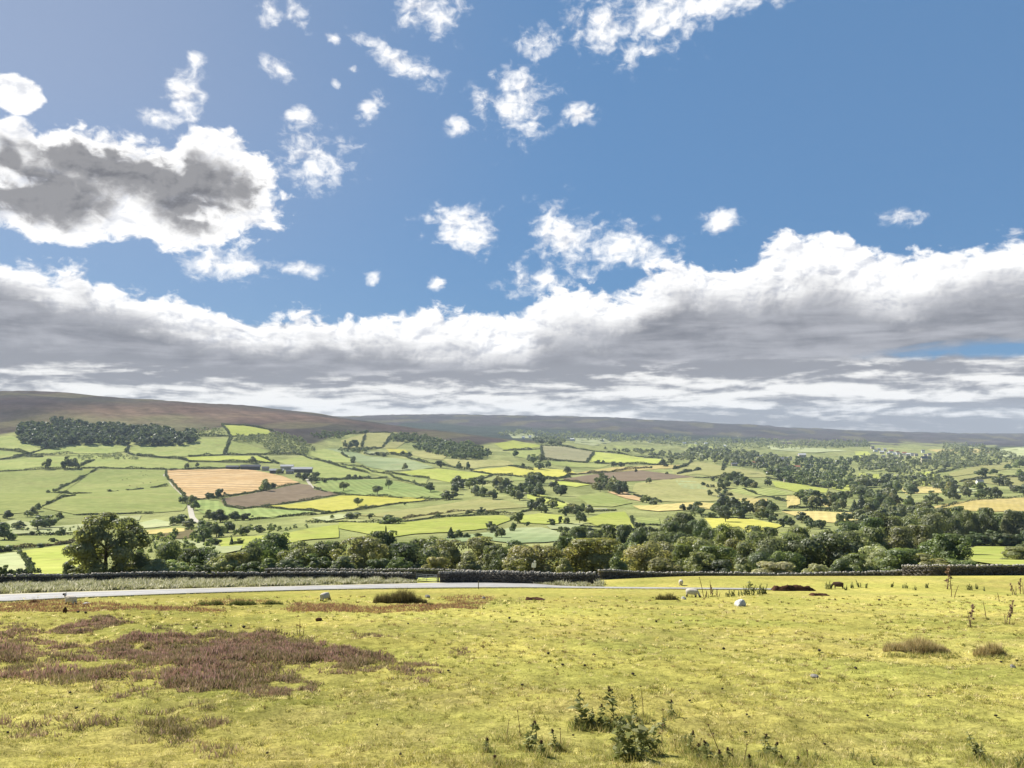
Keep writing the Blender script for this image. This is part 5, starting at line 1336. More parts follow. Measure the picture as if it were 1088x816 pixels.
# ------------------------------------------------------------------ farm buildings and the village
M['slate'] = simple('grey_roof', (.20, .20, .21), .15, .5); M['pale_roof'] = simple('pale_sheet_roof', (.62, .61, .58), .08, .4); M['red_roof'] = simple('red_pantiles', (.34, .15, .09), .2, .8)
M['cottage'] = simple('sandstone', (.42, .36, .27), .2, .6); M['render'] = simple('white_render', (.72, .71, .67), .06, .4); M['barn'] = simple('dark_boarding', (.09, .085, .075), .2, .6)
def house(px, row, wpx, hpx, depth, wall, roof, label, group, cat='house', name='house', rz=None, pitch=.42, chim=True, ymin=300):
    p = hit1(px, row, ymin=ymin); s = p.y / F
    w, h = wpx * s, hpx * s * .62; d = depth if depth else w * .6; rh = hpx * s * .38
    root = empty(name, p + Vector((0, 0, .6)), rt.uniform(-.35, .35) if rz is None else rz); tag(root, label, cat, group)
    bm = bmesh.new()
    x, y = w / 2, d / 2
    vs_ = [bm.verts.new(c) for c in [(-x, -y, -2), (x, -y, -2), (x, y, -2), (-x, y, -2), (-x, -y, h), (x, -y, h), (x, y, h), (-x, y, h), (-x, 0, h + rh), (x, 0, h + rh)]]
    for f in [(0, 1, 5, 4), (2, 3, 7, 6), (1, 2, 6, 9, 5), (3, 0, 4, 8, 7)]: bm.faces.new([vs_[i] for i in f])
    bm_obj('wall', bm, M[wall], root)
    bm = bmesh.new(); ov, t = .04 * w, .06 * s * 5
    for sg in (-1, 1):
        a = [(-x - ov, sg * (y + .15), h - .05), (x + ov, sg * (y + .15), h - .05), (x + ov, 0, h + rh + .12), (-x - ov, 0, h + rh + .12)]
        lo = [bm.verts.new((q_[0], q_[1], q_[2] + .03)) for q_ in a]; hi = [bm.verts.new((q_[0], q_[1], q_[2] + .28)) for q_ in a]
        bm.faces.new(lo); bm.faces.new(hi[::-1])
        for k in range(4): bm.faces.new([lo[k], hi[k], hi[(k + 1) % 4], lo[(k + 1) % 4]])
    bmesh.ops.recalc_face_normals(bm, faces=bm.faces[:])
    rf = bm_obj('roof', bm, M[roof], root)
    if chim:
        bm = bmesh.new(); boxm(bm, (-x * .8, 0, h + rh + .5), (.06 * w + .5, .9, 1.6)); bm_obj('chimney', bm, M[wall], rf)
    if wpx > 4 and chim:
        for k in range(3):
            bm = bmesh.new(); boxm(bm, (-x + w * (k + .5) / 3, -y - .02, h * .55), (w * .1, .1, h * .3)); bm_obj('window', bm, M['barn'], root)
FB = 'farm buildings above the stubble'
house(247, 498.5, 13, 3.6, 8, 'barn', 'slate', 'dark low shed at the left end of the farm above the stubble', FB, 'shed', 'farm_shed', 0, chim=False)
house(266, 499, 20, 5, 9, 'barn', 'slate', 'long dark grey roofed barn left of the pale roofed barns', FB, 'barn', 'barn', 0, chim=False)
house(305, 498.5, 13, 4.5, 12, 'cottage', 'pale_roof', 'pale roofed barn behind the others in the middle of the farm', FB, 'barn', 'barn', .1, chim=False)
house(294, 503, 14, 4.6, 9, 'barn', 'pale_roof', 'pale roofed barn nearest the top of the golden stubble', FB, 'barn', 'barn', .05, chim=False)
house(321, 502, 21, 5.4, 11, 'barn', 'pale_roof', 'largest pale roofed barn at the right end of the farm', FB, 'barn', 'barn', -.05, chim=False)
house(308, 503.5, 8, 4, 8, 'cottage', 'slate', 'stone farmhouse with grey roof between the pale barns', FB, 'house', 'farmhouse', .1)
house(282, 500, 7, 4, 7, 'cottage', 'slate', 'small stone outbuilding left of the pale barns', FB, 'shed', 'farm_shed', 0, chim=False)
house(650, 521, 9, 5.2, 8, 'cottage', 'red_roof', 'red roofed farmhouse among trees below the brown ploughed strip', None, 'house', 'farmhouse', .2)
house(638, 519, 6, 3.6, 6, 'cottage', 'slate', 'grey roofed barn beside the red roofed farmhouse', None, 'barn', 'barn', .1, chim=False)
house(944.5, 542, 6.5, 4.5, 7, 'render', 'pale_roof', 'small white house on the wooded bank left of the wheat field', None, 'house', 'house', .5)
house(1041, 514, 7, 4, 8, 'render', 'slate', 'white house on the far right slope', None, 'house', 'house', .1)
house(1031, 514.5, 5, 3, 7, 'render', 'slate', 'small white outbuilding left of the far right white house', None, 'shed', 'farm_shed', .1, chim=False)
house(984, 491, 10, 6, 12, 'cottage', 'slate', 'large sandstone hall with bright front below the far village', None, 'hall', 'hall', 0, chim=True)
V1 = [(796, 483), (808, 487), (822, 487), (838, 489), (780, 495), (791, 495), (814, 495), (822, 504.5), (836, 512), (818, 504), (829, 490), (803, 494), (846, 499), (852, 486), (776, 487), (860, 497), (833, 497)]
for i, (px, row) in enumerate(sorted(V1)):
    house(px, row, rt.uniform(5, 8), rt.uniform(3, 4.4), 0, rt.choice(['render', 'cottage', 'cottage']), rt.choice(['pale_roof', 'slate', 'slate', 'red_roof']), f'small house among dark trees, {ordinal(i)} from left in the nearer village', 'houses of the nearer village')
V2 = [(926 + a / 6.044 - 18, 430 + b / 6.044) for a, b in [(115, 275), (135, 295), (155, 285), (175, 305), (195, 290), (215, 310), (235, 300), (255, 315), (275, 310), (295, 320), (320, 315), (345, 320), (370, 318), (395, 322), (185, 330), (225, 335), (265, 340), (305, 340), (440, 300), (455, 325), (480, 318), (345, 338)]]
for i, (px, row) in enumerate(sorted(V2)):
    house(px, row + 1.5, rt.uniform(2.6, 4.4), rt.uniform(2.2, 3.2), 0, rt.choice(['render', 'cottage', 'cottage']), rt.choice(['pale_roof', 'slate', 'slate', 'red_roof']), f'tiny house, {ordinal(i)} from left in the far village under the moor', 'houses of the far village')
V3 = [(727, 472), (740, 472), (750, 472.5), (556, 466), (563, 465), (690, 470), (770, 475), (608, 468), (640, 469)]
for i, (px, row) in enumerate(sorted(V3)):
    house(px, row, rt.uniform(3, 4.5), 2.2, 0, 'render', 'pale_roof', f'tiny white farm, {ordinal(i)} from left along the foot of the far moor', 'farms along the foot of the far moor')

# ------------------------------------------------------------------ blades, sprigs, plants
_R = np.array(sorted([(v, k) for k, v in NEARL.items()] + [(1010, 5.2)]))
def row_to_Y(row): return np.exp(np.interp(row, _R[:, 0], np.log(_R[:, 1])))
def blades(P, h, w, lean, col, r, tipcol=None):
    """thin upright triangles: base points, height, width, lean (metres), colour"""
    n = len(P); a = r.uniform(0, 2 * np.pi, n); b = r.uniform(0, 2 * np.pi, n)
    side = np.stack([np.cos(a), np.sin(a), 0 * a], 1) * (w / 2)[:, None]
    tip = P + np.stack([np.cos(b) * lean, np.sin(b) * lean, h], 1)
    V = np.stack([P - side, P + side, tip], 1).reshape(-1, 3)
    tc_ = col if tipcol is None else tipcol
    C_ = np.stack([col, col, tc_], 1).reshape(-1, 3)
    return V, C_
def tri_obj(name, parts, material, parent=None):
    V = np.concatenate([p[0] for p in parts]); C_ = np.concatenate([p[1] for p in parts])
    return link(name, mesh_np(name, V, np.arange(len(V), dtype=np.int32).reshape(-1, 3), {'col': ('POINT', C_)}), material, parent)

# --- the turf: short grass all over the near hillside
def turf(n):
    r = np.random.default_rng(77)
    row = 633 + (905 - 633) * r.uniform(0, 1, n); px = r.uniform(-150, 1240, n)
    Y = row_to_Y(row) * np.exp(r.normal(size=n) * .012); x = (px - CX) / F * Y
    z = H(x, Y); P = np.column_stack([x, Y, z - .008])
    tuft = np.clip(.5 + .3 * wave(waves(41, 1.3, 9), x, Y) + .3 * wave(waves(42, .38, 9), x, Y), 0, 1)
    h = (.012 + .046 * tuft ** 1.5 * r.uniform(.3, 1, n)) * (1 + Y / 90)
    w = .0055 * (np.maximum(Y, 8) / 10) ** .85 * r.uniform(.7, 1.4, n)
    a = np.clip(.5 + .3 * wave(waves(21, 9, 9), x, Y), 0, 1)[:, None]; b = np.clip(.5 + .3 * wave(waves(22, 2.4, 9), x, Y), 0, 1)[:, None]
    k = r.uniform(0, 1, (n, 1)); c = lambda *v: np.array(v)[None]
    col = c(.475, .425, .11) * (1 - a) + c(.35, .355, .088) * a
    col = np.where(k < .18, c(.66, .56, .27), np.where(k > .80, c(.21, .235, .06), col)) * r.uniform(.7, 1.25, (n, 1))
    col = col * (1 - .25 * b)
    V = blades(P, h, w, h * r.uniform(.2, 1.2, n), col, r)
    o = tri_obj('grass', [V], M['blade']); tag(o, 'short yellow-green sheep-grazed turf covering the near hillside', 'grass', None, 'stuff')
def tufts(n, m):
    r = np.random.default_rng(78)
    row = 634 + (905 - 634) * r.uniform(0, 1, n); px = r.uniform(-150, 1240, n)
    Y = row_to_Y(row) * np.exp(r.normal(size=n) * .012); x = (px - CX) / F * Y
    pat = .5 + .32 * wave(waves(43, 2.1, 9), x, Y) + .25 * wave(waves(44, 6, 9), x, Y)
    k = r.uniform(0, 1, n); c = lambda *v: np.array(v)[None]
    keep = r.uniform(0, 1, n) < np.clip(pat * 1.2, .12, 1)
    x, Y, k, pat = x[keep], Y[keep], k[keep], pat[keep]; n = len(x)
    hue = np.where(k[:, None] < .34, c(.80, .70, .33), np.where(k[:, None] < .52, c(.55, .49, .13), np.where(k[:, None] < .84, c(.20, .20, .045), c(.28, .21, .085)))) * r.uniform(.7, 1.25, (n, 1))
    sz = r.uniform(.5, 1.5, n) * np.maximum(Y / 16, .7) ** .55
    N = n * m; rep = lambda q_: np.repeat(q_, m, 0)
    xx = rep(x) + r.normal(size=N) * .026 * rep(sz); yy = rep(Y) + r.normal(size=N) * .03 * rep(sz)
    P = np.column_stack([xx, yy, H(xx, yy) - .008])
    h = (.035 + .035 * rep(r.uniform(0, 1, n))) * rep(sz) * r.uniform(.6, 1.15, N)
    o = tri_obj('grass_tufts', [blades(P, h, .008 * rep(sz) * (np.maximum(yy, 8) / 12) ** .7 * r.uniform(.7, 1.3, N), h * r.uniform(.3, 1.3, N), rep(hue), r)], M['blade'])
    tag(o, 'straw and olive grass tufts speckling the near turf', 'grass', None, 'stuff')
turf(520000)
tufts(46000, 12)

def scatter_poly(polys, r, ymin=12):
    pts = []
    for poly, n in polys:
        xs = [p[0] for p in poly]; ys = [p[1] for p in poly]; got = 0
        while got < n:
            m = 4000; X = r.uniform(min(xs), max(xs), m); Yr = r.uniform(min(ys), max(ys), m)
            ok = np.zeros(m, bool); j = len(poly) - 1
            for i in range(len(poly)):
                xi, yi = poly[i]; xj, yj = poly[j]
                c = ((yi > Yr) != (yj > Yr)) & (X < (xj - xi) * (Yr - yi) / (yj - yi + 1e-9) + xi); ok ^= c; j = i
            q_ = np.column_stack([X[ok], Yr[ok]])[:n - got]; pts.append(q_); got += len(q_)
    q_ = np.concatenate(pts); Y = row_to_Y(q_[:, 1]); x = (q_[:, 0] - CX) / F * Y
    return np.column_stack([x, Y, H(x, Y)]), q_
HEATHER = [
    ([(-90, 662), (0, 663), (30, 662), (55, 668), (50, 672), (20, 678), (-90, 678)], 700), ([(63, 668), (85, 663), (105, 657), (125, 658), (140, 664), (125, 668), (90, 672), (65, 672)], 800),
    ([(-90, 682), (0, 680), (40, 676), (60, 682), (90, 692), (115, 702), (70, 706), (40, 707), (0, 705), (-90, 704)], 2000),
    ([(-90, 708), (0, 707), (40, 707), (60, 712), (110, 710), (155, 715), (160, 724), (130, 727), (60, 728), (20, 720), (-90, 722)], 1400),
    ([(105, 690), (140, 680), (200, 676), (250, 673), (310, 678), (345, 685), (385, 690), (420, 697), (400, 706), (380, 712), (340, 711), (300, 710), (250, 712), (215, 711), (170, 710), (160, 700), (120, 696)], 5600),
    ([(168, 708), (200, 690), (270, 684), (330, 692), (345, 704), (300, 713), (250, 715), (215, 714)], 3600),
    ([(185, 718), (240, 713), (270, 718), (265, 728), (220, 735), (195, 732)], 1300), ([(270, 728), (290, 716), (310, 717), (335, 728), (330, 736), (290, 738), (272, 735)], 1100),
    ([(375, 672), (405, 674), (408, 680), (385, 680)], 160), ([(345, 700), (400, 700), (455, 708), (460, 714), (430, 718), (400, 716), (370, 720), (345, 716)], 1100),
    ([(165, 760), (210, 752), (240, 765), (215, 782), (180, 780)], 420), ([(30, 770), (80, 760), (125, 770), (80, 782), (30, 780)], 330), ([(130, 735), (165, 733), (170, 740), (135, 742)], 130),
    ([(-60, 768), (10, 764), (20, 776), (-60, 780)], 300), ([(220, 792), (245, 790), (245, 802), (222, 802)], 90), ([(-60, 730), (8, 726), (12, 736), (-60, 742)], 260),
    ([(420, 712), (462, 715), (466, 725), (430, 724)], 200), ([(455, 690), (480, 688), (510, 692), (490, 695)], 60), ([(160, 668), (200, 665), (200, 671), (165, 673)], 90),
]
def heather():
    r = np.random.default_rng(5)
    P, q_ = scatter_poly(HEATHER, r)
    vig = np.repeat([1.0 if k >= 600 and k != 1100 else .42 for _, k in HEATHER], [k for _, k in HEATHER])
    P[:, :2] += r.normal(size=(len(P), 2)) * np.array([.16, .30])
    gap = .5 + .42 * wave(waves(53, 1.7, 11), P[:, 0], P[:, 1]) + .25 * wave(waves(54, .7, 11), P[:, 0], P[:, 1])
    left_ = np.where(q_[:, 0] < 70, .6, 1.0)
    keep = r.uniform(0, 1, len(P)) < left_ * np.clip(gap * 2.0 - .45, .02, 1) * .6 * (.35 + .65 * vig)
    P, vig, gap = P[keep], vig[keep], gap[keep]
    P[:, 2] = H(P[:, 0], P[:, 1]); n = len(P); m = 20
    mound = np.clip(.25 + .75 * gap, .12, 1.15) * (.4 + .6 * vig)
    hue = np.clip(.5 + .35 * wave(waves(52, 3.2, 9), P[:, 0], P[:, 1]) + .2 * r.normal(size=n), 0, 1) * (.25 + .75 * vig)
    PP = np.repeat(P, m, 0); k = np.repeat(mound, m); hu = np.repeat(hue, m)[:, None]; N = len(PP)
    off = r.normal(size=(N, 2)) * .085
    PP = PP + np.column_stack([off, -.02 * np.ones(N)])
    dome = np.exp(-(off ** 2).sum(1) / (2 * .11 ** 2))
    h = (.025 + .215 * k * (.25 + .75 * dome)) * r.uniform(.8, 1.06, N); c = lambda *v: np.array(v)[None]
    u_ = r.uniform(0, 1, (N, 1))
    base = c(.15, .11, .07) * np.ones((N, 1))
    tip = c(.55, .325, .265) * hu + c(.32, .27, .11) * (1 - hu)
    tip = np.where(u_ < .25, c(.22, .22, .075), np.where(u_ > .86, c(.60, .42, .33), tip)) * r.uniform(.65, 1.25, (N, 1))
    V = blades(PP, h, .032 * r.uniform(.5, 1.4, N) * (PP[:, 1] / 25) ** .6, .03 + h * r.uniform(.1, .5, N), base * .45 + tip * .55, r, tip)
    o = tri_obj('heather', [V], M['sprig']); tag(o, 'fading pink-brown heather in low ragged patches on the turf', 'heather', None, 'stuff')
heather()
def heather_mounds():
    r = np.random.default_rng(15)
    P, q_ = scatter_poly([(poly, int(k / (74 if min(q[0] for q in poly) > 60 else 110))) for poly, k in HEATHER if k >= 600 and k != 1100], r)
    V, C_ = [], []
    c = lambda *v: np.array(v)[None]
    for p in P:
        R_ = r.uniform(.28, .75) * r.uniform(.7, 1.2); hm = r.uniform(.19, .42) * (R_ / .6) ** .5; n = int(520 * R_ ** 1.6) + 90
        d = np.sqrt(r.uniform(0, 1, n)); a = r.uniform(0, 6.283, n)
        lob = 1 + .25 * np.sin(a * 3 + r.uniform(0, 6)) + .15 * np.sin(a * 5 + r.uniform(0, 6))
        x = p[0] + d * lob * R_ * 1.25 * np.cos(a); y = p[1] + d * lob * R_ * np.sin(a)
        dome = np.clip(1 - d ** 2, 0, 1) ** .6 * (.85 + .15 * np.sin(x * 9) * np.sin(y * 8))
        z = H(x, y); top = hm * dome
        pink = np.clip(r.uniform(.1, 1.1) + .25 * r.normal(size=(n, 1)), 0, 1); u_ = r.uniform(0, 1, (n, 1))
        tip = c(.57, .335, .275) * pink + c(.33, .28, .115) * (1 - pink)
        tip = np.where(u_ < .22, c(.24, .24, .08), np.where(u_ > .88, c(.66, .45, .36), tip)) * r.uniform(.65, 1.2, (n, 1))
        B = np.column_stack([x, y, z + top * .65 - .03])
        v, cc = blades(B, top * .35 + r.uniform(.025, .065, n), .034 * r.uniform(.6, 1.4, n) * (p[1] / 25) ** .6, r.uniform(.02, .07, n), tip * .35 + c(.085, .065, .045) * .65, r, tip)
        V.append(v); C_.append(cc)
    o = tri_obj('heather_mounds', [(np.concatenate(V), np.concatenate(C_))], M['sprig']); tag(o, 'low rounded heather cushions in the pink-brown patches', 'heather', None, 'stuff')
heather_mounds()
RUST = [([(-90, 642), (0, 642), (70, 637.5), (100, 642), (160, 644), (240, 648), (245, 650), (150, 650), (60, 650), (-90, 651)], 1984), ([(300, 648), (400, 645), (480, 642), (520, 640), (505, 648), (400, 651), (320, 651)], 930),
        ([(470, 634), (500, 632), (528, 636), (520, 640), (480, 640)], 161), ([(320, 640), (380, 643), (380, 648), (310, 648)], 310), ([(205, 640), (240, 637), (300, 638), (295, 642), (210, 644)], 161)]
def rust():
    r = np.random.default_rng(6); P, q_ = scatter_poly(RUST, r); m = 8; PP = np.repeat(P, m, 0); N = len(PP)
    PP = PP + np.column_stack([r.normal(size=N) * .2, r.normal(size=N) * .25, -.02 * np.ones(N)])
    h = r.uniform(.06, .24, N); c = lambda *v: np.array(v)[None]; u_ = r.uniform(0, 1, (N, 1))
    col = np.where(u_ < .35, c(.38, .20, .11), np.where(u_ < .65, c(.24, .13, .09), c(.46, .34, .15))) * r.uniform(.7, 1.2, (N, 1))
    o = tri_obj('dead_bracken', [blades(PP, h, r.uniform(.03, .09, N), h * r.uniform(.3, 1.3, N), col, r)], M['sprig'])
    tag(o, 'low rust-coloured bracken and sedge in strips below the road', 'bracken', None, 'stuff')
rust()
# --- verge between road and wall
def verge():
    r = np.random.default_rng(8); n = 17000
    xs = np.linspace(-120, 858, 240); px = r.uniform(-130, 640, n)
    fx = np.interp(px, xs, ROAD_F[:, 0]); fy = np.interp(px, xs, ROAD_F[:, 1])
    wrow = np.interp(px, [-130, -60, 0, 60, 120, 200, 300, 380, 440, 467, 500, 560, 640], [628, 625, 622.6, 621, 619.6, 618.6, 618, 618, 619, 619.6, 619.4, 620.4, 621])
    W_ = hit(px, wrow, ymin=60, ymax=130)
    k = r.uniform(.06, 1.02, n); 
    gap = (px > 441) & (px < 466); keep = ~(gap) & ~((px > 560) & (r.uniform(0, 1, n) > .25))
    x = fx + (W_[:, 0] - fx) * k; y = fy + (W_[:, 1] - .35 - fy) * k
    d = np.clip(.6 + .5 * wave(waves(61, 3.0, 9), x, y), 0, 1.3)
    keep &= (W_[:, 1] - fy > .7) & (r.uniform(0, 1, n) < .35 + .65 * d)
    x, y, d, px = x[keep], y[keep], d[keep], px[keep]; m = 10; N = len(x) * m
    P = np.repeat(np.column_stack([x, y, H(x, y)]), m, 0) + np.column_stack([r.normal(size=N) * .13, r.normal(size=N) * .13, -.03 * np.ones(N)])
    h = np.repeat(.20 + .46 * d * np.where(px < 441, 1, .85), m) * r.uniform(.5, 1.15, N); c = lambda *v: np.array(v)[None]; u_ = r.uniform(0, 1, (N, 1))
    tip = np.where(u_ < .55, c(.80, .75, .58), np.where(u_ < .8, c(.40, .41, .18), c(.20, .23, .08)))
    kk = np.repeat(np.clip(.5 + .5 * wave(waves(62, 1.6, 9), x, y) + .25 * r.normal(size=len(x)), 0, 1), m)[:, None]
    kk = .3 + .7 * kk; tip = tip * kk + c(.27, .26, .10) * (1 - kk)
    base = c(.15, .155, .06) * np.ones((N, 1))
    o = tri_obj('verge_grass', [blades(P, h, r.uniform(.08, .2, N), h * r.uniform(.3, 1.0, N), base * .5 + tip * .5, r, tip)], M['blade'])
    tag(o, 'tall pale seeding grass and rushes on the verge below the wall', 'grass', None, 'stuff')
verge()

# --- rush clumps and tussocks
def tussock(name, label, px, row, wpx, hpx, n, cols, seed, dep=.5):
    r = np.random.default_rng(seed); p = near(px, row, 15); s = p.y / F; w, h = wpx * s / 2, hpx * s
    u_ = unit(r.normal(size=(n, 2))) * np.sqrt(r.uniform(0, 1, (n, 1)))
    x = p.x + u_[:, 0] * w * .92; y = p.y + (u_[:, 1] + .6) * w * dep
    dome = np.sqrt(np.clip(1 - (u_ ** 2).sum(1), 0.05, 1)) * (.78 + .3 * np.sin(u_[:, 0] * 7 + seed) * np.sin(u_[:, 0] * 13))
    P = np.column_stack([x, y, H(x, y) - .03])
    hh = h * 1.25 * np.clip(dome, .25, 1.1) * r.uniform(.5, 1.05, n); c = np.array(cols)[r.integers(0, len(cols), n)] * r.uniform(.75, 1.2, (n, 1))
    ww = np.maximum(.012, s * .55) * r.uniform(.6, 1.3, n)
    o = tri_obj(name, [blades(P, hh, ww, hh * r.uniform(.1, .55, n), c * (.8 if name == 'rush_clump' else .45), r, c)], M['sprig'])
    tag(o, label, name.split('_')[-1] if name != 'rush_clump' else 'rushes')
RU = [(.19, .16, .065), (.14, .13, .055), (.26, .21, .085), (.12, .10, .045)]; TW = [(.70, .56, .26), (.56, .40, .18), (.42, .38, .14), (.80, .68, .38)]; GR = [(.17, .19, .06), (.22, .23, .08), (.13, .15, .05)]
tussock('rush_clump', 'big dark brown-green rush clump on the turf below the gate', 424, 640.5, 62, 15, 5200, RU, 1, .35)
tussock('rush_clump', 'small tawny rush clump left of the white sheep', 709, 637.5, 27, 8, 1300, RU[:3] + TW[2:3], 2, .3)
tussock('rush_clump', 'low green rush strip, left piece, below the road', 222, 643.5, 36, 6.5, 1300, GR, 3, .25)
tussock('rush_clump', 'low green rush strip, middle piece, below the road', 257, 643, 38, 7, 1400, GR, 4, .25)
tussock('rush_clump', 'low green rush strip, right piece, below the road', 288, 642.5, 28, 5.5, 900, GR, 5, .25)
tussock('rush_clump', 'dark reddish tuft beside the road at the left edge', 35, 641.5, 13, 6, 500, [(.16, .07, .05), (.11, .06, .04)], 6, .4)
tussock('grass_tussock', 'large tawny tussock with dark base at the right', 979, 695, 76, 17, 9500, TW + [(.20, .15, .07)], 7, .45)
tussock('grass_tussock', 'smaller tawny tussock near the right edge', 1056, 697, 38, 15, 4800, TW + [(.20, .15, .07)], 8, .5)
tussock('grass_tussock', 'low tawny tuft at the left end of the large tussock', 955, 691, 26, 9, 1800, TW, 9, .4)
tussock('rush_clump', 'small dark tuft right of the big rush clump', 397 + 60, 643, 12, 4, 350, RU, 10, .4)

# --- thistles, docks and dead stems
M['stalk'] = blade_mat('plant_stalk', .1); M['thistle'] = blade_mat('thistle_leaf', .5)
def thistle(kind, px, row, hpx, label, seed, wide=1.0):
    r = np.random.default_rng(seed); p = near(px, min(row, 815), 7); s = p.y / F; h = hpx * s
    if row > 815: p = near(px, 815, 7); p = at(px, p.y - (row - 815) * .07)
    root = empty('thistle' if kind != 'dead' else 'dead_stem', p + Vector((0, 0, -.02))); 
    tag(root, label, 'thistle' if kind != 'dead' else 'dead stem', 'thistles and dead stems on the turf')
    G = {'leafy': [(.155, .165, .055), (.20, .215, .075), (.30, .31, .15)], 'bushy': [(.22, .235, .085), (.34, .35, .18), (.165, .18, .06)], 'dead': [(.17, .12, .06), (.24, .17, .08)], 'seed': [(.27, .20, .11), (.20, .15, .08), (.34, .26, .15)], 'weed': [(.17, .20, .07), (.22, .23, .09)]}[kind]
    G = np.array(G); thick = max(.006, s * .42)
    stems = {'leafy': 1, 'bushy': 5, 'dead': 1, 'seed': 3, 'weed': 3}[kind]
    paths, Vl, Cl = [], [], []; heads = []
    for k in range(stems):
        off = np.array([r.normal() * .05 * wide, r.normal() * .04, 0]) * (0 if k == 0 else 1) * (h / .5)
        hk = h * (1 if k == 0 else r.uniform(.5, .85)); ln = np.array([r.normal() * .15, r.normal() * .12, 0]) * hk * (1.6 if k else 1)
        pts = [off, off + ln * .3 + [0, 0, hk * .4], off + ln * .7 + [0, 0, hk * .75], off + ln + [0, 0, hk]]
        paths.append((pts, [thick, thick * .85, thick * .7, thick * .45])); heads.append(np.array(pts[-1])); bul = r.uniform(.65, 1.35, 6)
        nl = {'leafy': 34, 'bushy': 34, 'dead': 5, 'seed': 9, 'weed': 12}[kind]
        for i in range(nl):
            t = (i + r.uniform(0, 1)) / nl * (.95 if kind != 'seed' else .6); base = off + ln * t + np.array([0, 0, hk * t])
            a = i * 2.4 + r.uniform(-.4, .4); L = hk * {'leafy': .33, 'bushy': .24, 'dead': .10, 'seed': .15, 'weed': .28}[kind] * (.75 + 1.1 * t - 1.5 * t * t) * r.uniform(.5, 1.35) * bul[min(5, int(t * 6))]
            d = np.array([math.cos(a), math.sin(a), r.uniform(.15, .8)]); d /= np.linalg.norm(d); sd = np.array([-math.sin(a), math.cos(a), r.normal() * .4]) * L * r.uniform(.24, .38)
            m1 = base + d * L * .5; tip = base + d * L + np.array([0, 0, -L * r.uniform(.1, .5)])
            Vl += [base, m1 + sd, m1 - sd, m1 + sd, tip, m1 - sd]; cc = G[r.integers(len(G))] * r.uniform(.8, 1.2); Cl += [cc] * 6
    V, Fc = tubes(paths, 5)
    sc = G[0] * .9 if kind != 'dead' else G[0]
    link('stem', mesh_np('stem', V, Fc, {'col': ('POINT', np.tile(sc, (len(V), 1)))}), M['stalk'], root)
    link('leaves', mesh_np('leaves', np.array(Vl), np.arange(len(Vl), dtype=np.int32).reshape(-1, 3), {'col': ('POINT', np.array(Cl))}), M['thistle'], root)
    if kind in ('leafy', 'seed', 'dead'):
        hc = {'leafy': (.10, .06, .05), 'seed': (.30, .20, .14), 'dead': (.16, .10, .06)}[kind]
        pts = [heads[0] - [0, 0, 0]] + ([heads[0] * (1 - .12 * j) + np.array([r.normal() * .05, r.normal() * .05, 0]) * h for j in range(1, 6)] if kind == 'seed' else [heads[0] * .93 + [.03 * h, 0, 0], heads[0] * .9 - [.03 * h, 0, 0]] if kind == 'leafy' else [])
        for q_ in pts:
            n = 14; rad = max(.02, h * .045) * {'dead': .7, 'seed': 1.9}.get(kind, 1)
            u_ = unit(r.normal(size=(n, 3)) + [0, 0, .3])
            Vh, Ch = [], []
            P0 = np.array(q_)[None] - u_ * rad * .2; sd = unit(np.cross(u_, r.normal(size=(n, 3)))) * rad * .5
            Vh = np.stack([P0 - sd, P0 + sd, P0 + u_ * rad * 1.6], 1).reshape(-1, 3)
            link('flower_head', mesh_np('flower_head', Vh, np.arange(3 * n, dtype=np.int32).reshape(-1, 3), {'col': ('POINT', np.tile(hc, (3 * n, 1)))}), M['sprig'], root)
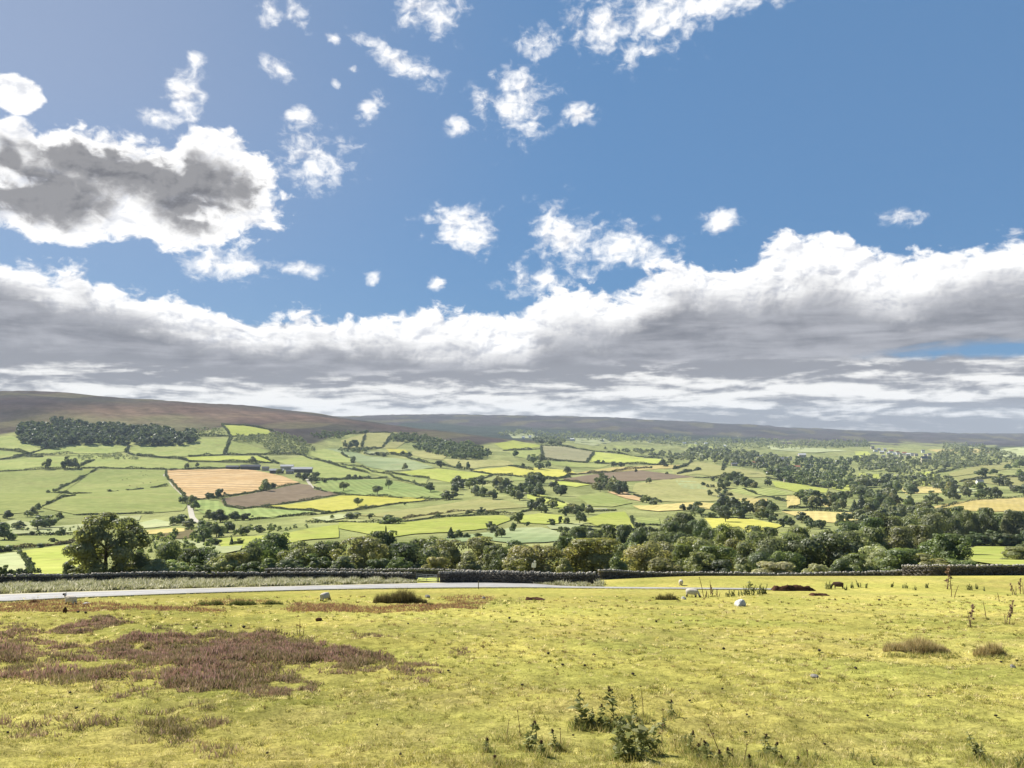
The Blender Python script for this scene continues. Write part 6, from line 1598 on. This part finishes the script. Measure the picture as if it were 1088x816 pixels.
THISTLES = [
    ('leafy green', 'leafy', 'of the nearest thistle patch', [(618, 769, 33), (637, 775, 26), (653, 769, 38), (675, 766, 26), (713, 763, 19), (732, 797, 21)]),
    ('thin dead', 'dead', 'of the nearest thistle patch', [(684, 762, 32), (703, 794, 37), (718, 798, 14), (744, 797, 13)]),
    ('bushy pale green', 'bushy', 'of the nearest thistle patch', [(628, 773, 22), (645, 777, 18), (681, 788, 24), (706, 777, 17), (660, 791, 24), (611, 773, 15), (726, 792, 14), (668, 809, 56), (692, 803, 40), (655, 805, 22)]),
    ('leafy dark', 'leafy', 'left of the nearest thistle patch', [(516, 799, 15), (560, 797, 34), (591, 797, 22), (525, 812, 10), (575, 803, 16)]),
    ('thin dead', 'dead', 'left of the nearest thistle patch', [(538, 787, 22), (571, 788, 28), (553, 782, 26), (596, 793, 19)]),
    ('leafy dark', 'leafy', 'along the bottom edge at right', [(764, 814, 16), (811, 806, 28), (822, 808, 20), (833, 813, 11), (753, 813, 26), (797, 815, 14), (776, 809, 15), (743, 808, 18), (848, 815, 12)]),
    ('thin dead', 'dead', 'along the bottom edge at right', [(768, 812, 42), (781, 812, 16), (790, 814, 24), (858, 810, 14)]),
    ('low spreading', 'weed', 'in the turf at lower right', [(855, 803, 9), (868, 806, 9), (908, 808, 14), (928, 812, 12), (1068, 816, 10), (792, 783, 8)]),
    ('pale leafy', 'bushy', 'in the lower right corner', [(1040, 808, 28), (1052, 814, 14), (1085, 815, 16)]),
    ('tall brown seeding', 'seed', 'above the tawny tussocks', [(1031, 666, 22), (1069, 663, 19), (1075, 652, 14), (1007, 626, 19), (1076, 632, 10), (1084, 631, 13)]),
    ('bare thin', 'dead', 'above the tawny tussocks', [(1048, 658, 18), (1014, 635, 11), (1011, 634, 10), (1062, 640, 10)]),
    ('low green', 'weed', 'on the brow below the tall right wall', [(985, 625, 5), (1031, 627, 6), (1037, 626, 5), (1046, 628, 4), (962, 625, 5), (948, 624, 5), (972, 627, 4)]),
    ('green weedy', 'weed', 'between peat bank and brown sheep', [(905, 625, 6), (912, 624, 7), (920, 625, 5), (880, 626, 8), (899, 627, 5)]),
    ('dark weedy', 'leafy', 'between white sheep and peat bank', [(774, 634, 7), (779, 633.5, 6), (791, 632.5, 8), (799, 632, 13), (806, 631.5, 10), (813, 631, 9), (785, 633, 5)]),
    ('brown withered', 'seed', 'just right of the white sheep', [(750, 635.5, 6), (757, 634, 10), (762, 634.5, 6)]),
    ('tall bare', 'dead', 'just right of the white sheep', [(747.5, 634, 17), (755, 632, 12)]),
    ('burnt dark', 'dead', 'behind the large heather patch', [(316, 676, 13), (318.5, 676, 18), (322, 676, 10)]),
]
sd_ = 900
for adj, kind, ph, lst in THISTLES:
    noun = {'leafy': 'thistle', 'bushy': 'thistle', 'dead': 'plant stem', 'seed': 'thistle', 'weed': 'weed'}[kind]
    for i, (px, row, hp) in enumerate(sorted(lst)):
        sd_ += 1
        lab = f'{adj} {noun} {ph}' if len(lst) == 1 else f'{adj} {noun}, {ordinal(i)} from left {ph}'
        thistle('bushy' if kind in ('weed', 'leafy') and row < 640 else kind, px, row, hp * (1.2 if row < 640 else 1), lab, sd_, 2.2 if row < 640 else 1)

def skirts():
    r = np.random.default_rng(91); pts = []
    for adj, kind, ph, lst in THISTLES:
        for px, row, hp in lst:
            if row > 640:
                q_ = near(px, min(row, 815), 7)
                pts += [(q_.x + r.normal() * .09, q_.y + r.normal() * .09) for _ in range(26 if kind in ('leafy', 'bushy') else 10)]
    for px0, px1, row, n in ((940, 1020, 697, 160), (1036, 1076, 699, 90), (480, 560, 640, 120)):
        for _ in range(n):
            q_ = near(r.uniform(px0, px1), row + r.normal() * 1.5, 12); pts.append((q_.x, q_.y))
    for E_, sg in ((ROAD_N, -1), (ROAD_F, 1)):
        i = r.integers(0, len(E_), 1500); j = np.clip(i + 1, 0, len(E_) - 1); t = r.uniform(0, 1, (1500, 1))
        q_ = E_[i] * (1 - t) + E_[j] * t; pts += [(a[0], a[1] + sg * .05 + b) for a, b in zip(q_, r.normal(size=1500) * .16)]
    pts = np.array(pts); m = 9; P = np.repeat(pts, m, 0) + r.normal(size=(len(pts) * m, 2)) * .03; N = len(P); c = lambda *v: np.array(v)[None]
    P = np.column_stack([P, H(P[:, 0], P[:, 1]) - .01]); h = r.uniform(.05, .15, N); k = r.uniform(0, 1, (N, 1))
    col = np.where(k < .4, c(.24, .27, .075), np.where(k < .75, c(.42, .38, .11), c(.58, .48, .22)))
    o = tri_obj('rough_grass', [blades(P, h, .011 * (P[:, 1] / 12) ** .7, h * r.uniform(.2, .9, N), col, r)], M['blade'])
    tag(o, 'longer rough grass round the feet of thistles and tussocks', 'grass', None, 'stuff')
skirts()

# ------------------------------------------------------------------ the air between here and the far moors
def haze_box():
    bm = bmesh.new()
    x, y0, y1, z0, z1 = 10900, -95, 11930, -170, 285
    boxm(bm, (0, (y0 + y1) / 2, (z0 + z1) / 2), (2 * x, y1 - y0, z1 - z0))
    m = bpy.data.materials.new('haze'); m.use_nodes = True; T = NT(m.node_tree); T.n.clear()
    out = T.new('ShaderNodeOutputMaterial'); v = T.new('ShaderNodeVolumePrincipled')
    v.inputs['Color'].default_value = (.72, .85, 1.0, 1); v.inputs['Density'].default_value = 3.3e-5; v.inputs['Anisotropy'].default_value = 0.0
    T.l.new(v.outputs[0], out.inputs['Volume'])
    o = bm_obj('haze', bm, m); tag(o, 'thin blue summer haze filling the dale', None, None, 'stuff')
haze_box()

scene.render.engine = 'CYCLES'
cy = scene.cycles
cy.max_bounces = 5; cy.diffuse_bounces = 2; cy.glossy_bounces = 1; cy.transmission_bounces = 3; cy.volume_bounces = 0; cy.transparent_max_bounces = 4
cy.use_denoising = True
cy.denoiser = 'OPENIMAGEDENOISE'; cy.denoising_input_passes = 'RGB_ALBEDO_NORMAL'; cy.denoising_prefilter = 'ACCURATE'
cy.use_adaptive_sampling = True; cy.adaptive_threshold = 0.008
cy.sample_clamp_indirect = 6.0
